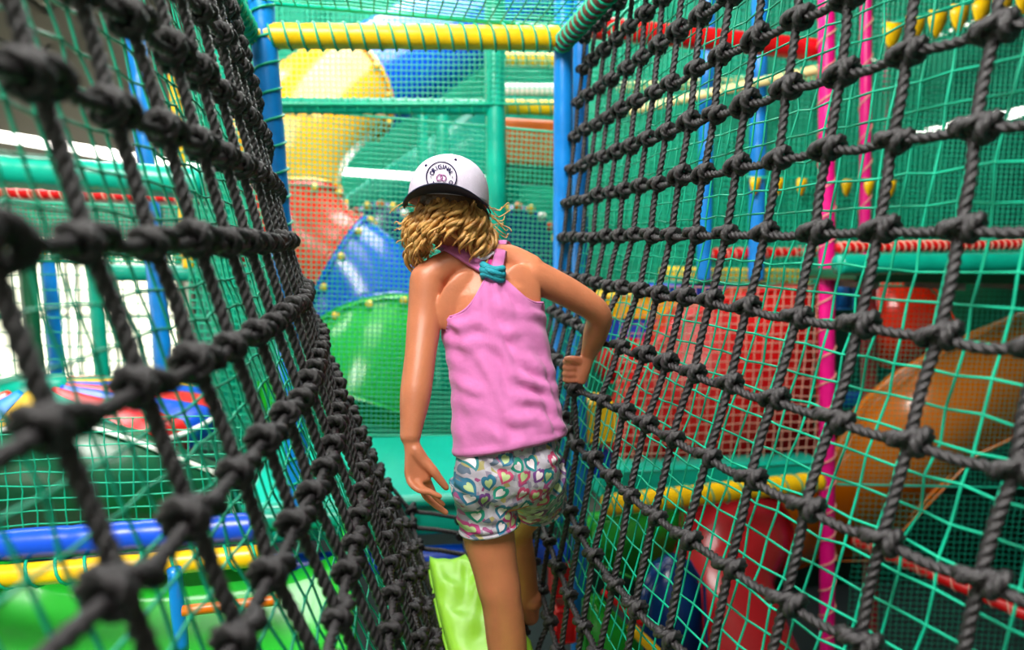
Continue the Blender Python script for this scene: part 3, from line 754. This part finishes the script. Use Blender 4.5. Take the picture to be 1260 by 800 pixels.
# the hanging arm
limb(bm, [(P(526, 346, 1.57), .041), (P(522, 395, 1.545), .0385), (P(517, 440, 1.50), .0345), (P(512, 480, 1.465), .034), (P(505, 536, 1.425), .0225)])
for kx, ky in ((503, 582), (509, 588), (517, 591), (525, 588)):
    limb(bm, [(P(505, 540, 1.422), .0165), (P((505+kx)/2+1, (540+ky)/2, 1.412), .0125), (P(kx, ky, 1.405), .0105)], 12)
limb(bm, [(P(511, 555, 1.412), .017), (P(524, 571, 1.402), .0125)], 12)
def finger(pts, r0, r1):
    n = len(pts); limb(bm, [(P(*p), r0+(r1-r0)*i/(n-1)) for i, p in enumerate(pts)], 12)
finger([(516, 560, 1.41), (531, 577, 1.395), (541, 590, 1.392), (549, 600, 1.392)], .0125, .0075)
finger([(502, 583, 1.405), (505, 594, 1.392), (513, 602, 1.378), (523, 606, 1.374)], .0082, .006)
finger([(510, 589, 1.405), (520, 601, 1.385), (530, 606, 1.375), (541, 611, 1.374)], .0086, .0062)
finger([(517, 591, 1.408), (523, 609, 1.405), (535, 621, 1.402), (549, 631, 1.400)], .0088, .0064)
finger([(525, 588, 1.41), (532, 604, 1.418), (537, 614, 1.424), (545, 621, 1.43)], .0084, .0062)
# the gripping arm
g = GRIP
limb(bm, [(P(651, 338, 1.57), .041), (P(695, 358, 1.585), .0365), (P(735, 385, 1.615), .0325), (P(733, 410, 1.66), .0315), (P(724, 436, 1.712), .0205)])
limb(bm, [(P(724, 436, 1.712), .0205), (g+Vector((.026, -.028, .012)), .0175), (g+Vector((.020, -.024, -.022)), .014)], 12)
for i, dz in enumerate((.026, .010, -.007, -.023)):
    rad = .0185; ch = []
    for q in range(9):
        a = math.radians(-52-q*(31 if i < 3 else 28)); ch.append((g+Vector((math.cos(a)*rad, math.sin(a)*rad, dz-.002*q*.3)), (.0094 if i < 3 else .0082)-.0002*q))
    limb(bm, ch, 10)
limb(bm, [(g+Vector((.012, -.03, .03)), .0115), (g+Vector((-.006, -.031, .036)), .0098), (g+Vector((-.022, -.018, .034)), .008)], 10)
# the standing leg
limb(bm, [(P(594, 600, 1.5), .064), (P(600, 650, 1.495), .0605), (P(612, 712, 1.485), .0515), (P(618, 745, 1.482), .047), (P(623, 785, 1.49), .0475), (P(628, 835, 1.50), .042), (P(630, 900, 1.51), .028)])
ank = Vector((P(630, 900, 1.51).x, 1.51, -1.075))
limb(bm, [(P(630, 896, 1.51), .028), (ank, .03), (ank+Vector((0, -.025, -.014)), .027)])
def foot(a):
    limb(bm, [(a+Vector((0, -.02, -.012)), .027), (a+Vector((.004, .06, -.012)), .026), (a+Vector((.008, .12, -.022)), .02)], 14)
    limb(bm, [(a+Vector((-.015, .07, -.022)), .02), (a+Vector((-.015, .13, -.027)), .017)], 12)
    for k in range(5):
        limb(bm, [(a+Vector((-.026+.014*k, .13-.004*k*k*.5, -.03)), .0105), (a+Vector((-.028+.0145*k, .165-.006*k-.002*k*k, -.033)), .010 if k == 0 else .0075)], 8)
foot(ank)
# the stepping leg
limb(bm, [(P(655, 592, 1.52), .06), (P(650, 622, 1.68), .054), (P(636, 652, 1.82), .046), (P(641, 690, 1.835), .0425), (P(647, 725, 1.845), .036), (P(652, 758, 1.85), .027)])
an2 = Vector((P(653, 770, 1.85).x, 1.85, -1.01))
limb(bm, [(P(652, 756, 1.85), .027), (an2, .027), (an2+Vector((.002, -.022, -.012)), .026)])
foot(an2)
body = remesh('body', bm, M_SKIN, .003, 6, girl)
BV = bvh_of(body)
# face
M_EYE = mat('eye_white', (240, 238, 232), .2); M_IRIS = mat('eye_iris', (60, 90, 110), .2); M_LIP = mat('lip', (190, 90, 84), .4)
for s in (-1, 1):
    bm = bmesh.new(); put_sphere(bm, HC+rdir*s*.03+fdir*.077+udir*.0, .0115); e = obj('eye', bm, M_EYE, girl)
    bm = bmesh.new(); put_sphere(bm, HC+rdir*s*.03+fdir*.085, .006); obj('iris', bm, M_IRIS, e)
obj('mouth', tube_data(catmull([HC+rdir*-.02+fdir*.078-udir*.058, HC+fdir*.089-udir*.061, HC+rdir*.02+fdir*.078-udir*.058], .004), .004, 6), M_LIP, girl)

# racerback top
M_TOP = mat('pink_jersey', (212, 120, 182), .8, .05, 40, .22, 38, .2, sheen=.2)
M_TOPD = mat('magenta_lining', (214, 50, 140), .8, .05, 40)
TT = [(628, 546, 1.51, .131, .1, .0), (626, 530, 1.512, .129, .098, .05), (623, 500, 1.52, .124, .09, .2), (618, 460, 1.535, .119, .084, .45), (612, 425, 1.553, .118, .084, .65), (607, 395, 1.567, .122, .0865, .8), (603, 368, 1.577, .123, .083, 1), (599, 345, 1.584, .112, .072, 1), (596, 330, 1.588, .085, .058, 1)]
def top_ring(py):
    for a, b2 in zip(TT, TT[1:]):
        if a[1] >= py >= b2[1]: break
    else: a, b2 = (TT[0], TT[1]) if py > TT[0][1] else (TT[-2], TT[-1])
    t = (py-a[1])/(b2[1]-a[1]); q = [x+(y-x)*t for x, y in zip(a, b2)]
    return ring(q[0], q[1], q[2], q[3], q[4], q[5])
V, Fc = [], []; NA, NR = 120, 60
for j in range(NA):
    th = 2*math.pi*j/NA
    u = math.cos(th); back = math.sin(th) < 0
    # which sign of the depth axis faces the camera
    ptop = 384-43*math.exp(-(u/.42)**2) if back else 384-14*math.exp(-(u/.5)**2)+6*math.exp(-(u/.2)**2)
    for i in range(NR+1):
        py = 546+(ptop-546)*(i/NR)
        c, wa, da, hw, hd = top_ring(py)
        dv = wa*(u*hw)+da*(math.sin(th)*hd); r0 = dv.length; dn = dv.normalized()
        loc, nrm, idx, dist = BV.ray_cast(c, dn, r0*(1.13 if py > 410 else 1.03))
        if loc is not None: r0 = max(r0, dist+.0045)
        f = i/NR; tau = (546-py)/160
        env = min(1, i/4)*min(1, (NR-i)/4)
        wr = .0098*math.sin(38*tau+7*u+3*noise.noise((u*2, tau*3, 1)))*max(0, noise.noise((u*1.5+4, tau*2.5, 3))+.35)
        wr += .0085*math.sin(26*(tau*.5+u*.55)+2*noise.noise((u*3, tau*3, 6)))*(.4+noise.noise((u*2, tau*2, 9)))
        wr *= 1-.75*abs(u)**3
        if back and py < 400: wr += .003*math.cos(u*34)*math.exp(-(u/.3)**2)*min(1, (400-py)/30)
        hem = .0025 if i in (1, 2) else 0
        V.append(c+dn*(r0+.002+wr*env+hem))
for j in range(NA):
    j2 = (j+1) % NA
    for i in range(NR): Fc.append((j*(NR+1)+i, j2*(NR+1)+i, j2*(NR+1)+i+1, j*(NR+1)+i+1))
top = obj('tank_top', (V, Fc), M_TOP, girl); top['label'] = 'pink jersey racerback top'
md = top.modifiers.new('cloth', 'SOLIDIFY'); md.thickness = .002; md.offset = 1
edge = [V[j*(NR+1)+NR] for j in range(NA)]; obj('arm_binding', tube_data(edge, .0028, 6, closed=True), M_TOP, top)
low = [V[j*(NR+1)+4]*1.0 for j in range(NA)]; obj('hem_stitch', tube_data([p+(p-sum(low, Vector())/NA).normalized()*.0008 for p in low], .0008, 4, closed=True), M_TOPD, top)
def ribbon(pts, wd, th, m_, name, par, nrmf=None):
    Vr, Fr = [], []; pts = catmull(pts, .006); T, _ = frames(pts)
    for i, p in enumerate(pts):
        n = nrmf(p); b2 = T[i].cross(n).normalized(); n = b2.cross(T[i]).normalized()
        for (x, z) in ((-.5, 0), (-.3, 1), (.3, 1), (.5, 0), (.3, -.2), (-.3, -.2)): Vr.append(p+b2*x*wd+n*z*th)
    for i in range(len(pts)-1):
        for j in range(6): Fr.append((i*6+j, i*6+(j+1) % 6, i*6+6+(j+1) % 6, i*6+6+j))
    Fr.append(tuple(range(6))); Fr.append(tuple(len(Vr)-6+q for q in range(6)))
    return obj(name, (Vr, Fr), m_, par)
def outn(p):
    loc, n, i, d = BV.find_nearest(p); return n if n.dot(p-loc) >= 0 else -n
def surf(p, off=.004):
    loc, n, i, d = BV.find_nearest(p); 
    return loc+n*off
kn = hit(BV, 605, 337, .012)
def H(x, y, off=.004):
    h = hit(BV, x, y, off); return h if h else P(x, y, 1.56)
ribbon([kn+Vector((-.006, 0, 0)), H(587, 326, .006), H(570, 315, .005), H(553, 308, .005), surf(P(543, 304, 1.60), .005), surf(P(545, 320, 1.645), .005), surf(P(556, 350, 1.66), .006), surf(P(566, 380, 1.66), .006)], .03, .003, M_TOP, 'shoulder_strap', top, outn)
ribbon([kn+Vector((.007, 0, 0)), H(613, 323, .006), H(615, 312, .005), surf(P(617, 301, 1.585), .005), surf(P(625, 306, 1.63), .005), surf(P(632, 335, 1.65), .006), surf(P(636, 372, 1.655), .006)], .03, .003, M_TOP, 'shoulder_strap', top, outn)
ribbon([H(590, 331, .003), H(598, 327, .003), H(606, 326, .003), H(612, 327, .003)], .026, .002, M_TOPD, 'neck_lining', top, outn)
ribbon([H(583, 313, .005), H(589, 318, .007), H(596, 320, .006), H(603, 314, .008), H(607, 312, .005)], .009, .0035, mat('white_lace', (244, 226, 240), .8), 'label_tag', top, outn)
# teal tie
M_TIE = mat('teal_tie', (26, 150, 168), .7, .12, 60, .3, 200)
out = ([], [])
cx = kn+Vector((0, -.003, 0))
for k, (dz, r) in enumerate(((-.012, .0075), (-.003, .009), (.008, .008))):
    tube_data([cx+Vector((math.cos(a)*.0225, math.sin(a)*.013, dz+.003*math.sin(a*2+k)-.004*math.cos(a))) for a in [2*math.pi*i/24 for i in range(24)]], r, 10, out=out, closed=True)
tube_data(catmull([cx+Vector((-.018, -.012, .006)), cx+Vector((-.004, -.02, .0)), cx+Vector((.016, -.014, -.006))], .004), .006, 8, out=out)
obj('hair_tie', out, M_TIE, girl)['label'] = 'teal fabric tie gathering the back of the top'

# shorts
M = bpy.data.materials.new('heart_print'); M.use_nodes = True; nt = M.node_tree; nb = nt.nodes; lk = nt.links; bs = nb['Principled BSDF']
def nd(t, **kw):
    n = nb.new(t)
    for k, v in kw.items(): setattr(n, k, v)
    return n
def mth(op, a, b2=None, clamp=False):
    n = nd('ShaderNodeMath', operation=op, use_clamp=clamp)
    for i, v in enumerate((a, b2)):
        if v is None: continue
        if isinstance(v, (int, float)): n.inputs[i].default_value = v
        else: lk.new(v, n.inputs[i])
    return n.outputs[0]
def mix(fac, a, b2):
    n = nd('ShaderNodeMix', data_type='RGBA')
    if isinstance(fac, (int, float)): n.inputs[0].default_value = fac
    else: lk.new(fac, n.inputs[0])
    for i, v in ((6, a), (7, b2)):
        if isinstance(v, tuple): n.inputs[i].default_value = v
        else: lk.new(v, n.inputs[i])
    return n.outputs[2]
tc = nd('ShaderNodeTexCoord'); sx = nd('ShaderNodeSeparateXYZ'); lk.new(tc.outputs['Object'], sx.inputs[0])
cb = nd('ShaderNodeCombineXYZ'); lk.new(mth('ADD', sx.outputs[0], mth('MULTIPLY', sx.outputs[1], .45)), cb.inputs[0]); lk.new(sx.outputs[2], cb.inputs[1])
wn_ = nd('ShaderNodeTexNoise'); wn_.inputs['Scale'].default_value = 18; lk.new(cb.outputs[0], wn_.inputs['Vector'])
vm = nd('ShaderNodeVectorMath', operation='MULTIPLY_ADD'); lk.new(wn_.outputs['Color'], vm.inputs[0]); vm.inputs[1].default_value = (.006,)*3; lk.new(cb.outputs[0], vm.inputs[2])
vo = nd('ShaderNodeTexVoronoi', voronoi_dimensions='2D'); vo.inputs['Scale'].default_value = 25; vo.inputs['Randomness'].default_value = .7; lk.new(vm.outputs[0], vo.inputs['Vector'])
sc_ = nd('ShaderNodeVectorMath', operation='SCALE'); lk.new(vm.outputs[0], sc_.inputs[0]); sc_.inputs['Scale'].default_value = 1
df = nd('ShaderNodeVectorMath', operation='SUBTRACT'); lk.new(vm.outputs[0], df.inputs[0]); lk.new(vo.outputs['Position'], df.inputs[1])
vr = nd('ShaderNodeVectorRotate', rotation_type='Z_AXIS'); lk.new(df.outputs[0], vr.inputs[0])
sc = nd('ShaderNodeSeparateColor'); lk.new(vo.outputs['Color'], sc.inputs[0]); lk.new(mth('MULTIPLY', mth('SUBTRACT', sc.outputs[1], .5), 1.6), vr.inputs['Angle'])
s2 = nd('ShaderNodeSeparateXYZ'); lk.new(vr.outputs[0], s2.inputs[0])
hx = mth('MULTIPLY', mth('ABSOLUTE', s2.outputs[0]), 62); hy = mth('MULTIPLY', s2.outputs[1], 62)
hy2 = mth('SUBTRACT', mth('ADD', hy, .1), mth('MULTIPLY', mth('SQRT', hx), .62))
hd = mth('SQRT', mth('ADD', mth('MULTIPLY', hx, hx), mth('MULTIPLY', hy2, hy2)))
rp = nd('ShaderNodeValToRGB'); rp.color_ramp.interpolation = 'CONSTANT'
cols = [(24, 120, 128), (176, 56, 120), (30, 140, 120), (110, 60, 130), (190, 70, 110), (40, 110, 140)]
while len(rp.color_ramp.elements) < 6: rp.color_ramp.elements.new(.5)
for i, c in enumerate(cols): rp.color_ramp.elements[i].position = i/6; rp.color_ramp.elements[i].color = s2l(c)+(1,)
lk.new(sc.outputs[0], rp.inputs[0])
inner = nd('ShaderNodeValToRGB'); inner.color_ramp.interpolation = 'CONSTANT'
inner.color_ramp.elements[0].color = s2l((178, 200, 140))+(1,); inner.color_ramp.elements[1].position = .5; inner.color_ramp.elements[1].color = s2l((226, 214, 220))+(1,)
lk.new(sc.outputs[2], inner.inputs[0])
n3 = nd('ShaderNodeTexVoronoi', voronoi_dimensions='2D'); n3.inputs['Scale'].default_value = 95; lk.new(vm.outputs[0], n3.inputs['Vector'])
r3 = nd('ShaderNodeValToRGB'); r3.color_ramp.interpolation = 'CONSTANT'
for i, (p_, c) in enumerate(((0, (170, 164, 176)), (.35, (140, 130, 150)), (.55, (182, 178, 188)), (.75, (84, 100, 120)), (.86, (160, 150, 96)), (.94, (150, 70, 120)))):
    e = r3.color_ramp.elements[i] if i < 2 else r3.color_ramp.elements.new(p_)
    e.position = p_; e.color = s2l(c)+(1,)
s3 = nd('ShaderNodeSeparateColor'); lk.new(n3.outputs['Color'], s3.inputs[0]); lk.new(s3.outputs[0], r3.inputs[0])
col = mix(mth('LESS_THAN', hd, 1.0), r3.outputs[0], rp.outputs[0]); col = mix(mth('LESS_THAN', hd, .55), col, inner.outputs[0])
lk.new(col, bs.inputs['Base Color']); bs.inputs['Roughness'].default_value = .55
M_SHORT = M
bm = bmesh.new()
loft(bm, [ring(626, 528, 1.512, .120, .088, .05), ring(624, 548, 1.51, .121, .09, .05), ring(624, 575, 1.505, .127, .097, 0), ring(624, 600, 1.505, .126, .095, 0), ring(623, 620, 1.505, .09, .075, 0)])
ell(bm, P(590, 592, 1.462), (WH, Vector((0, 1, 0)), Vector((0, 0, 1))), (.06, .055, .075))
ell(bm, P(657, 578, 1.472), (WH, Vector((0, 1, 0)), Vector((0, 0, 1))), (.062, .06, .078))
def frustum(a, b2, ra, rb):
    Vt, Ft = tube_data(lin(a, b2, 6), [ra+(rb-ra)*i/6 for i in range(7)], 28); vv = [bm.verts.new(v) for v in Vt]
    for f in Ft: bm.faces.new([vv[i] for i in f])
LA, LB = P(592, 585, 1.498), P(603, 650, 1.492); RA, RB = P(656, 582, 1.51), P(661, 612, 1.655)
frustum(LA, LB, .074, .0675); frustum(RA, RB, .078, .072)
shorts = remesh('shorts', bm, M_SHORT, .0036, 3, girl); shorts['label'] = 'grey shorts printed with teal and magenta hearts'
BS = bvh_of(shorts)
me = shorts.data
CO = [(v.co.copy(), v.normal.copy()) for v in me.vertices]
for v, (p, n) in zip(me.vertices, CO):        # creases in the cloth
    k = .0045*math.sin(p.z*150+p.x*60+5*noise.noise(p*14))*max(0, .35+noise.noise(p*16+Vector((3, 0, 0))))+.003*noise.noise(p*42)
    v.co = p+n*k
for a, b2, r in ((LA, LB, .0685), (RA, RB, .073)):
    d = (b2-a).normalized(); q = d.orthogonal().normalized(); w2 = d.cross(q)
    obj('cuff', tube_data([b2-d*.006+(q*math.cos(x)+w2*math.sin(x))*r for x in [2*math.pi*i/32 for i in range(32)]], .0042, 8, closed=True), M_SHORT, shorts)
obj('seat_seam', tube_data([p for p in [hit(BS, x, y, .0005) for x, y in ((628, 548), (631, 565), (634, 580), (636, 596), (637, 612), (638, 628))] if p], .0016, 5), M_SHORT, shorts)

# hair
M_HAIR = bpy.data.materials.new('blonde_hair'); M_HAIR.use_nodes = True; nt = M_HAIR.node_tree; b = nt.nodes['Principled BSDF']
tcn = nt.nodes.new('ShaderNodeTexCoord'); nn_ = nt.nodes.new('ShaderNodeTexNoise'); nn_.inputs['Scale'].default_value = 34; nn_.inputs['Detail'].default_value = 5
rr_ = nt.nodes.new('ShaderNodeValToRGB'); nt.links.new(tcn.outputs['Object'], nn_.inputs['Vector']); nt.links.new(nn_.outputs['Fac'], rr_.inputs[0]); nt.links.new(rr_.outputs[0], b.inputs['Base Color'])
rr_.color_ramp.elements[0].position = .33; rr_.color_ramp.elements[0].color = s2l((128, 78, 36))+(1,)
rr_.color_ramp.elements[1].position = .58; rr_.color_ramp.elements[1].color = s2l((232, 178, 104))+(1,)
b.inputs['Roughness'].default_value = .42
rnd = random.Random(5); out = ([], [])
bm = bmesh.new()
ell(bm, HC-fdir*.012+udir*.016, (rdir, fdir, udir), (.075, .087, .078)); ell(bm, P(535, 274, 1.575), (rdir, fdir, udir), (.034, .036, .042)); ell(bm, P(586, 270, 1.58), (rdir, fdir, udir), (.032, .036, .036))
hair_core = remesh('hair', bm, mat('hair_roots', (84, 52, 28), .5, .3, 60, .4, 90), .005, 4, girl)
locks = []
for k in range(290):
    an = rnd.uniform(-2.2, 2.2)            # 0 = back of the head, towards the camera
    lev = rnd.uniform(-.015, .012)-.05*abs(an)*.2
    base_dir = (rdir*math.sin(an)*1.0-fdir*math.cos(an))
    start = HC+rdir*math.sin(an)*.076-fdir*math.cos(an)*.092+udir*(lev-rnd.random()*.035)
    side = abs(math.sin(an)); L = (.052+.052*side)*rnd.uniform(.7, 1.12)
    sgn = 1 if math.sin(an) > 0 else -1
    drop = Vector((0, 0, -1)); amp = rnd.uniform(.008, .018); fq = rnd.uniform(.7, 1.35); ph = rnd.uniform(0, 6.28); pts = []; rad = []
    n = 16
    outw = base_dir*(.012+.012*side)*rnd.uniform(.3, 1.2)
    tang = drop.cross(base_dir).normalized()
    for i in range(n):
        t = i/(n-1)
        p = start+drop*L*t+outw*math.sin(t*2.4)-base_dir*.03*max(0, t-.7)
        p += tang*amp*math.sin(ph+fq*6.28*t)*min(1, t*3)+base_dir*amp*.8*math.cos(ph+fq*6.28*t)*min(1, t*3)
        pts.append(p); rad.append(rnd.uniform(.85, 1)*(.0058 if k % 3 else .003)*(1-.8*t**4))
    tube_data(pts, rad, 6, out=out)
for k in range(26):     # flyaway wisps
    s = 1 if k % 2 else -1
    st = P(602 if s > 0 else 512, rnd.uniform(252, 285), 1.59); e = st+Vector((s*rnd.uniform(.02, .055), rnd.uniform(-.02, .03), rnd.uniform(-.035, .015)))
    mid = (st+e)/2+Vector((0, 0, rnd.uniform(-.015, .015)))
    tube_data(catmull([st, mid, e, e+Vector((s*.004, 0, rnd.uniform(-.008, .012)))], .005), .0011, 4, out=out)
o = obj('hair_locks', out, M_HAIR, hair_core); o['kind'] = 'stuff'

# cap, worn backwards
M_CAP = mat('white_cap_cloth', (204, 194, 212), .7, .05, 12, .1, 300); M_NAVY = mat('navy_cap_cloth', (24, 28, 58), .7, .1, 30, .1, 300); M_LOGO = mat('navy_print', (22, 18, 60), .95, .05, spec=.02); M_LOGO2 = mat('purple_print', (150, 60, 130), .6)
capc = P(552, 251, 1.605); ca, cbb, chh = .0935, .103, .112
V, Fc = [], []; nz, na = 16, 72
for i in range(nz+1):
    t = i/nz; k = (max(0, 1-t**2.7))**.5 if i < nz else .02
    for j in range(na):
        a = 2*math.pi*j/na; seam = 1-.008*max(0, math.cos(6*a+math.pi/2*0))**40
        yb = -math.sin(a); bulge = 1+.03*max(0, -yb*0+math.sin(a))*t*(1-t)*4
        V.append(capc+rdir*(math.cos(a)*ca*k*seam)-fdir*(math.sin(a)*cbb*k*seam*bulge)+udir*chh*t)
for i in range(nz):
    for j in range(na):
        j2 = (j+1) % na; Fc.append((i*na+j, i*na+j2, (i+1)*na+j2, (i+1)*na+j))
Fc.append(tuple(nz*na+j for j in range(na)))
cap = obj('cap', (V, Fc), M_CAP, girl); cap['label'] = 'white cap with navy brim and round ORIGINAL print, worn backwards'
BC = bvh_of(cap)
md = cap.modifiers.new('cloth', 'SOLIDIFY'); md.thickness = .002; md.offset = 1
Vb, Fb = [], []; nb_, nr_ = 40, 10
for i in range(nr_+1):
    r = i/nr_
    for j in range(nb_+1):
        a = math.radians(90-84+168*j/nb_); sx_ = math.cos(a)
        ext = .07*(max(0, math.sin(a)-.08)/.92)**.55*r
        x, y = math.cos(a)*ca*1.005*(1+.06*r), math.sin(a)*cbb*1.005+ext
        z = .003-.028*sx_*sx_*(.35+.65*r)+.004*r
        Vb.append(capc+rdir*x-fdir*y+udir*z)
for i in range(nr_):
    for j in range(nb_): q = i*(nb_+1)+j; Fb.append((q, q+1, q+nb_+2, q+nb_+1))
brim = obj('brim', (Vb, Fb), M_NAVY, cap); md = brim.modifiers.new('thick', 'SOLIDIFY'); md.thickness = .003; md.offset = 0
bm = bmesh.new(); ell(bm, capc+udir*chh, (rdir, fdir, udir), (.008, .008, .005), 12); obj('top_button', bm, M_CAP, cap)
for ex, ey in ((524.5, 204), (560.5, 197)):
    h = hit(BC, ex, ey, .0005)
    if h: bm = bmesh.new(); put_sphere(bm, h, .0032, 10); obj('eyelet', bm, M_LOGO, cap)
LX, LY = 543.5, 218.5
def on_cap(x, y, off=.0026): return hit(BC, LX+x, LY+y, off)
def decal_ring(r, wd, m_, name):
    out = ([], []); pts = [on_cap(r*math.cos(2*math.pi*i/56), r*math.sin(2*math.pi*i/56)) for i in range(56)]
    tube_data([p for p in pts if p], wd, 5, out=out, closed=True); return obj(name, out, m_, cap)
decal_ring(18, .0013, M_LOGO, 'logo_ring')
def letter(ch, ang, rad, size, m_, flip=False):
    cu = bpy.data.curves.new('letter', 'FONT'); cu.body = ch; cu.size = 1; cu.align_x = 'CENTER'; cu.resolution_u = 3; cu.offset = .03
    to = bpy.data.objects.new('letter', cu); C.objects.link(to)
    me = bpy.data.meshes.new_from_object(to.evaluated_get(bpy.context.evaluated_depsgraph_get())); bpy.data.objects.remove(to)
    a = math.radians(ang); ux, uy = (math.cos(a+math.pi/2), math.sin(a+math.pi/2)); ok = True; co = []
    cx_, cy_ = rad*math.cos(a), rad*math.sin(a)
    if flip: ux, uy = -ux, -uy
    vx, vy = -math.cos(a), -math.sin(a)
    if flip: vx, vy = -vx, -vy
    for v in me.vertices:
        x, y = v.co.x*size, (v.co.y-.35)*size
        h = on_cap(cx_+ux*x-vx*y*1.0, cy_+uy*x-vy*y*1.0)
        if h is None: ok = False; break
        v.co = h
    if not ok: return None
    me.materials.append(m_); o = bpy.data.objects.new('print_letter', me); C.objects.link(o); o.parent = cap; o.matrix_parent_inverse = cap.matrix_world.inverted()
    return o
bpy.context.view_layer.update()
for i, ch in enumerate('ORIGINAL'): letter(ch, -90-66+132*i/7, 12.6, 7.0, M_LOGO)
for ang in (-180, 0):
    h = on_cap(12.8*math.cos(math.radians(ang)), 0)
    if h: bm = bmesh.new(); put_sphere(bm, h, .0012, 8); obj('print_dot', bm, M_LOGO, cap)
letter('T', 145, 12.8, 6.4, M_LOGO, True); letter('O', 30, 12.8, 6.4, M_LOGO, True)
for dx, rot in ((-2.3, .5), (2.3, -.5)):
    pts = []
    for i in range(20):
        a = 2*math.pi*i/20; x, y = 3.1*math.cos(a), 3.9*math.sin(a)*(1-.25*math.cos(a)); x, y = x*math.cos(rot)-y*math.sin(rot), x*math.sin(rot)+y*math.cos(rot)
        pts.append(on_cap(dx+x, y+.5))
    if all(pts): obj('print_loop', tube_data(pts, .001, 5, closed=True), M_LOGO2, cap)
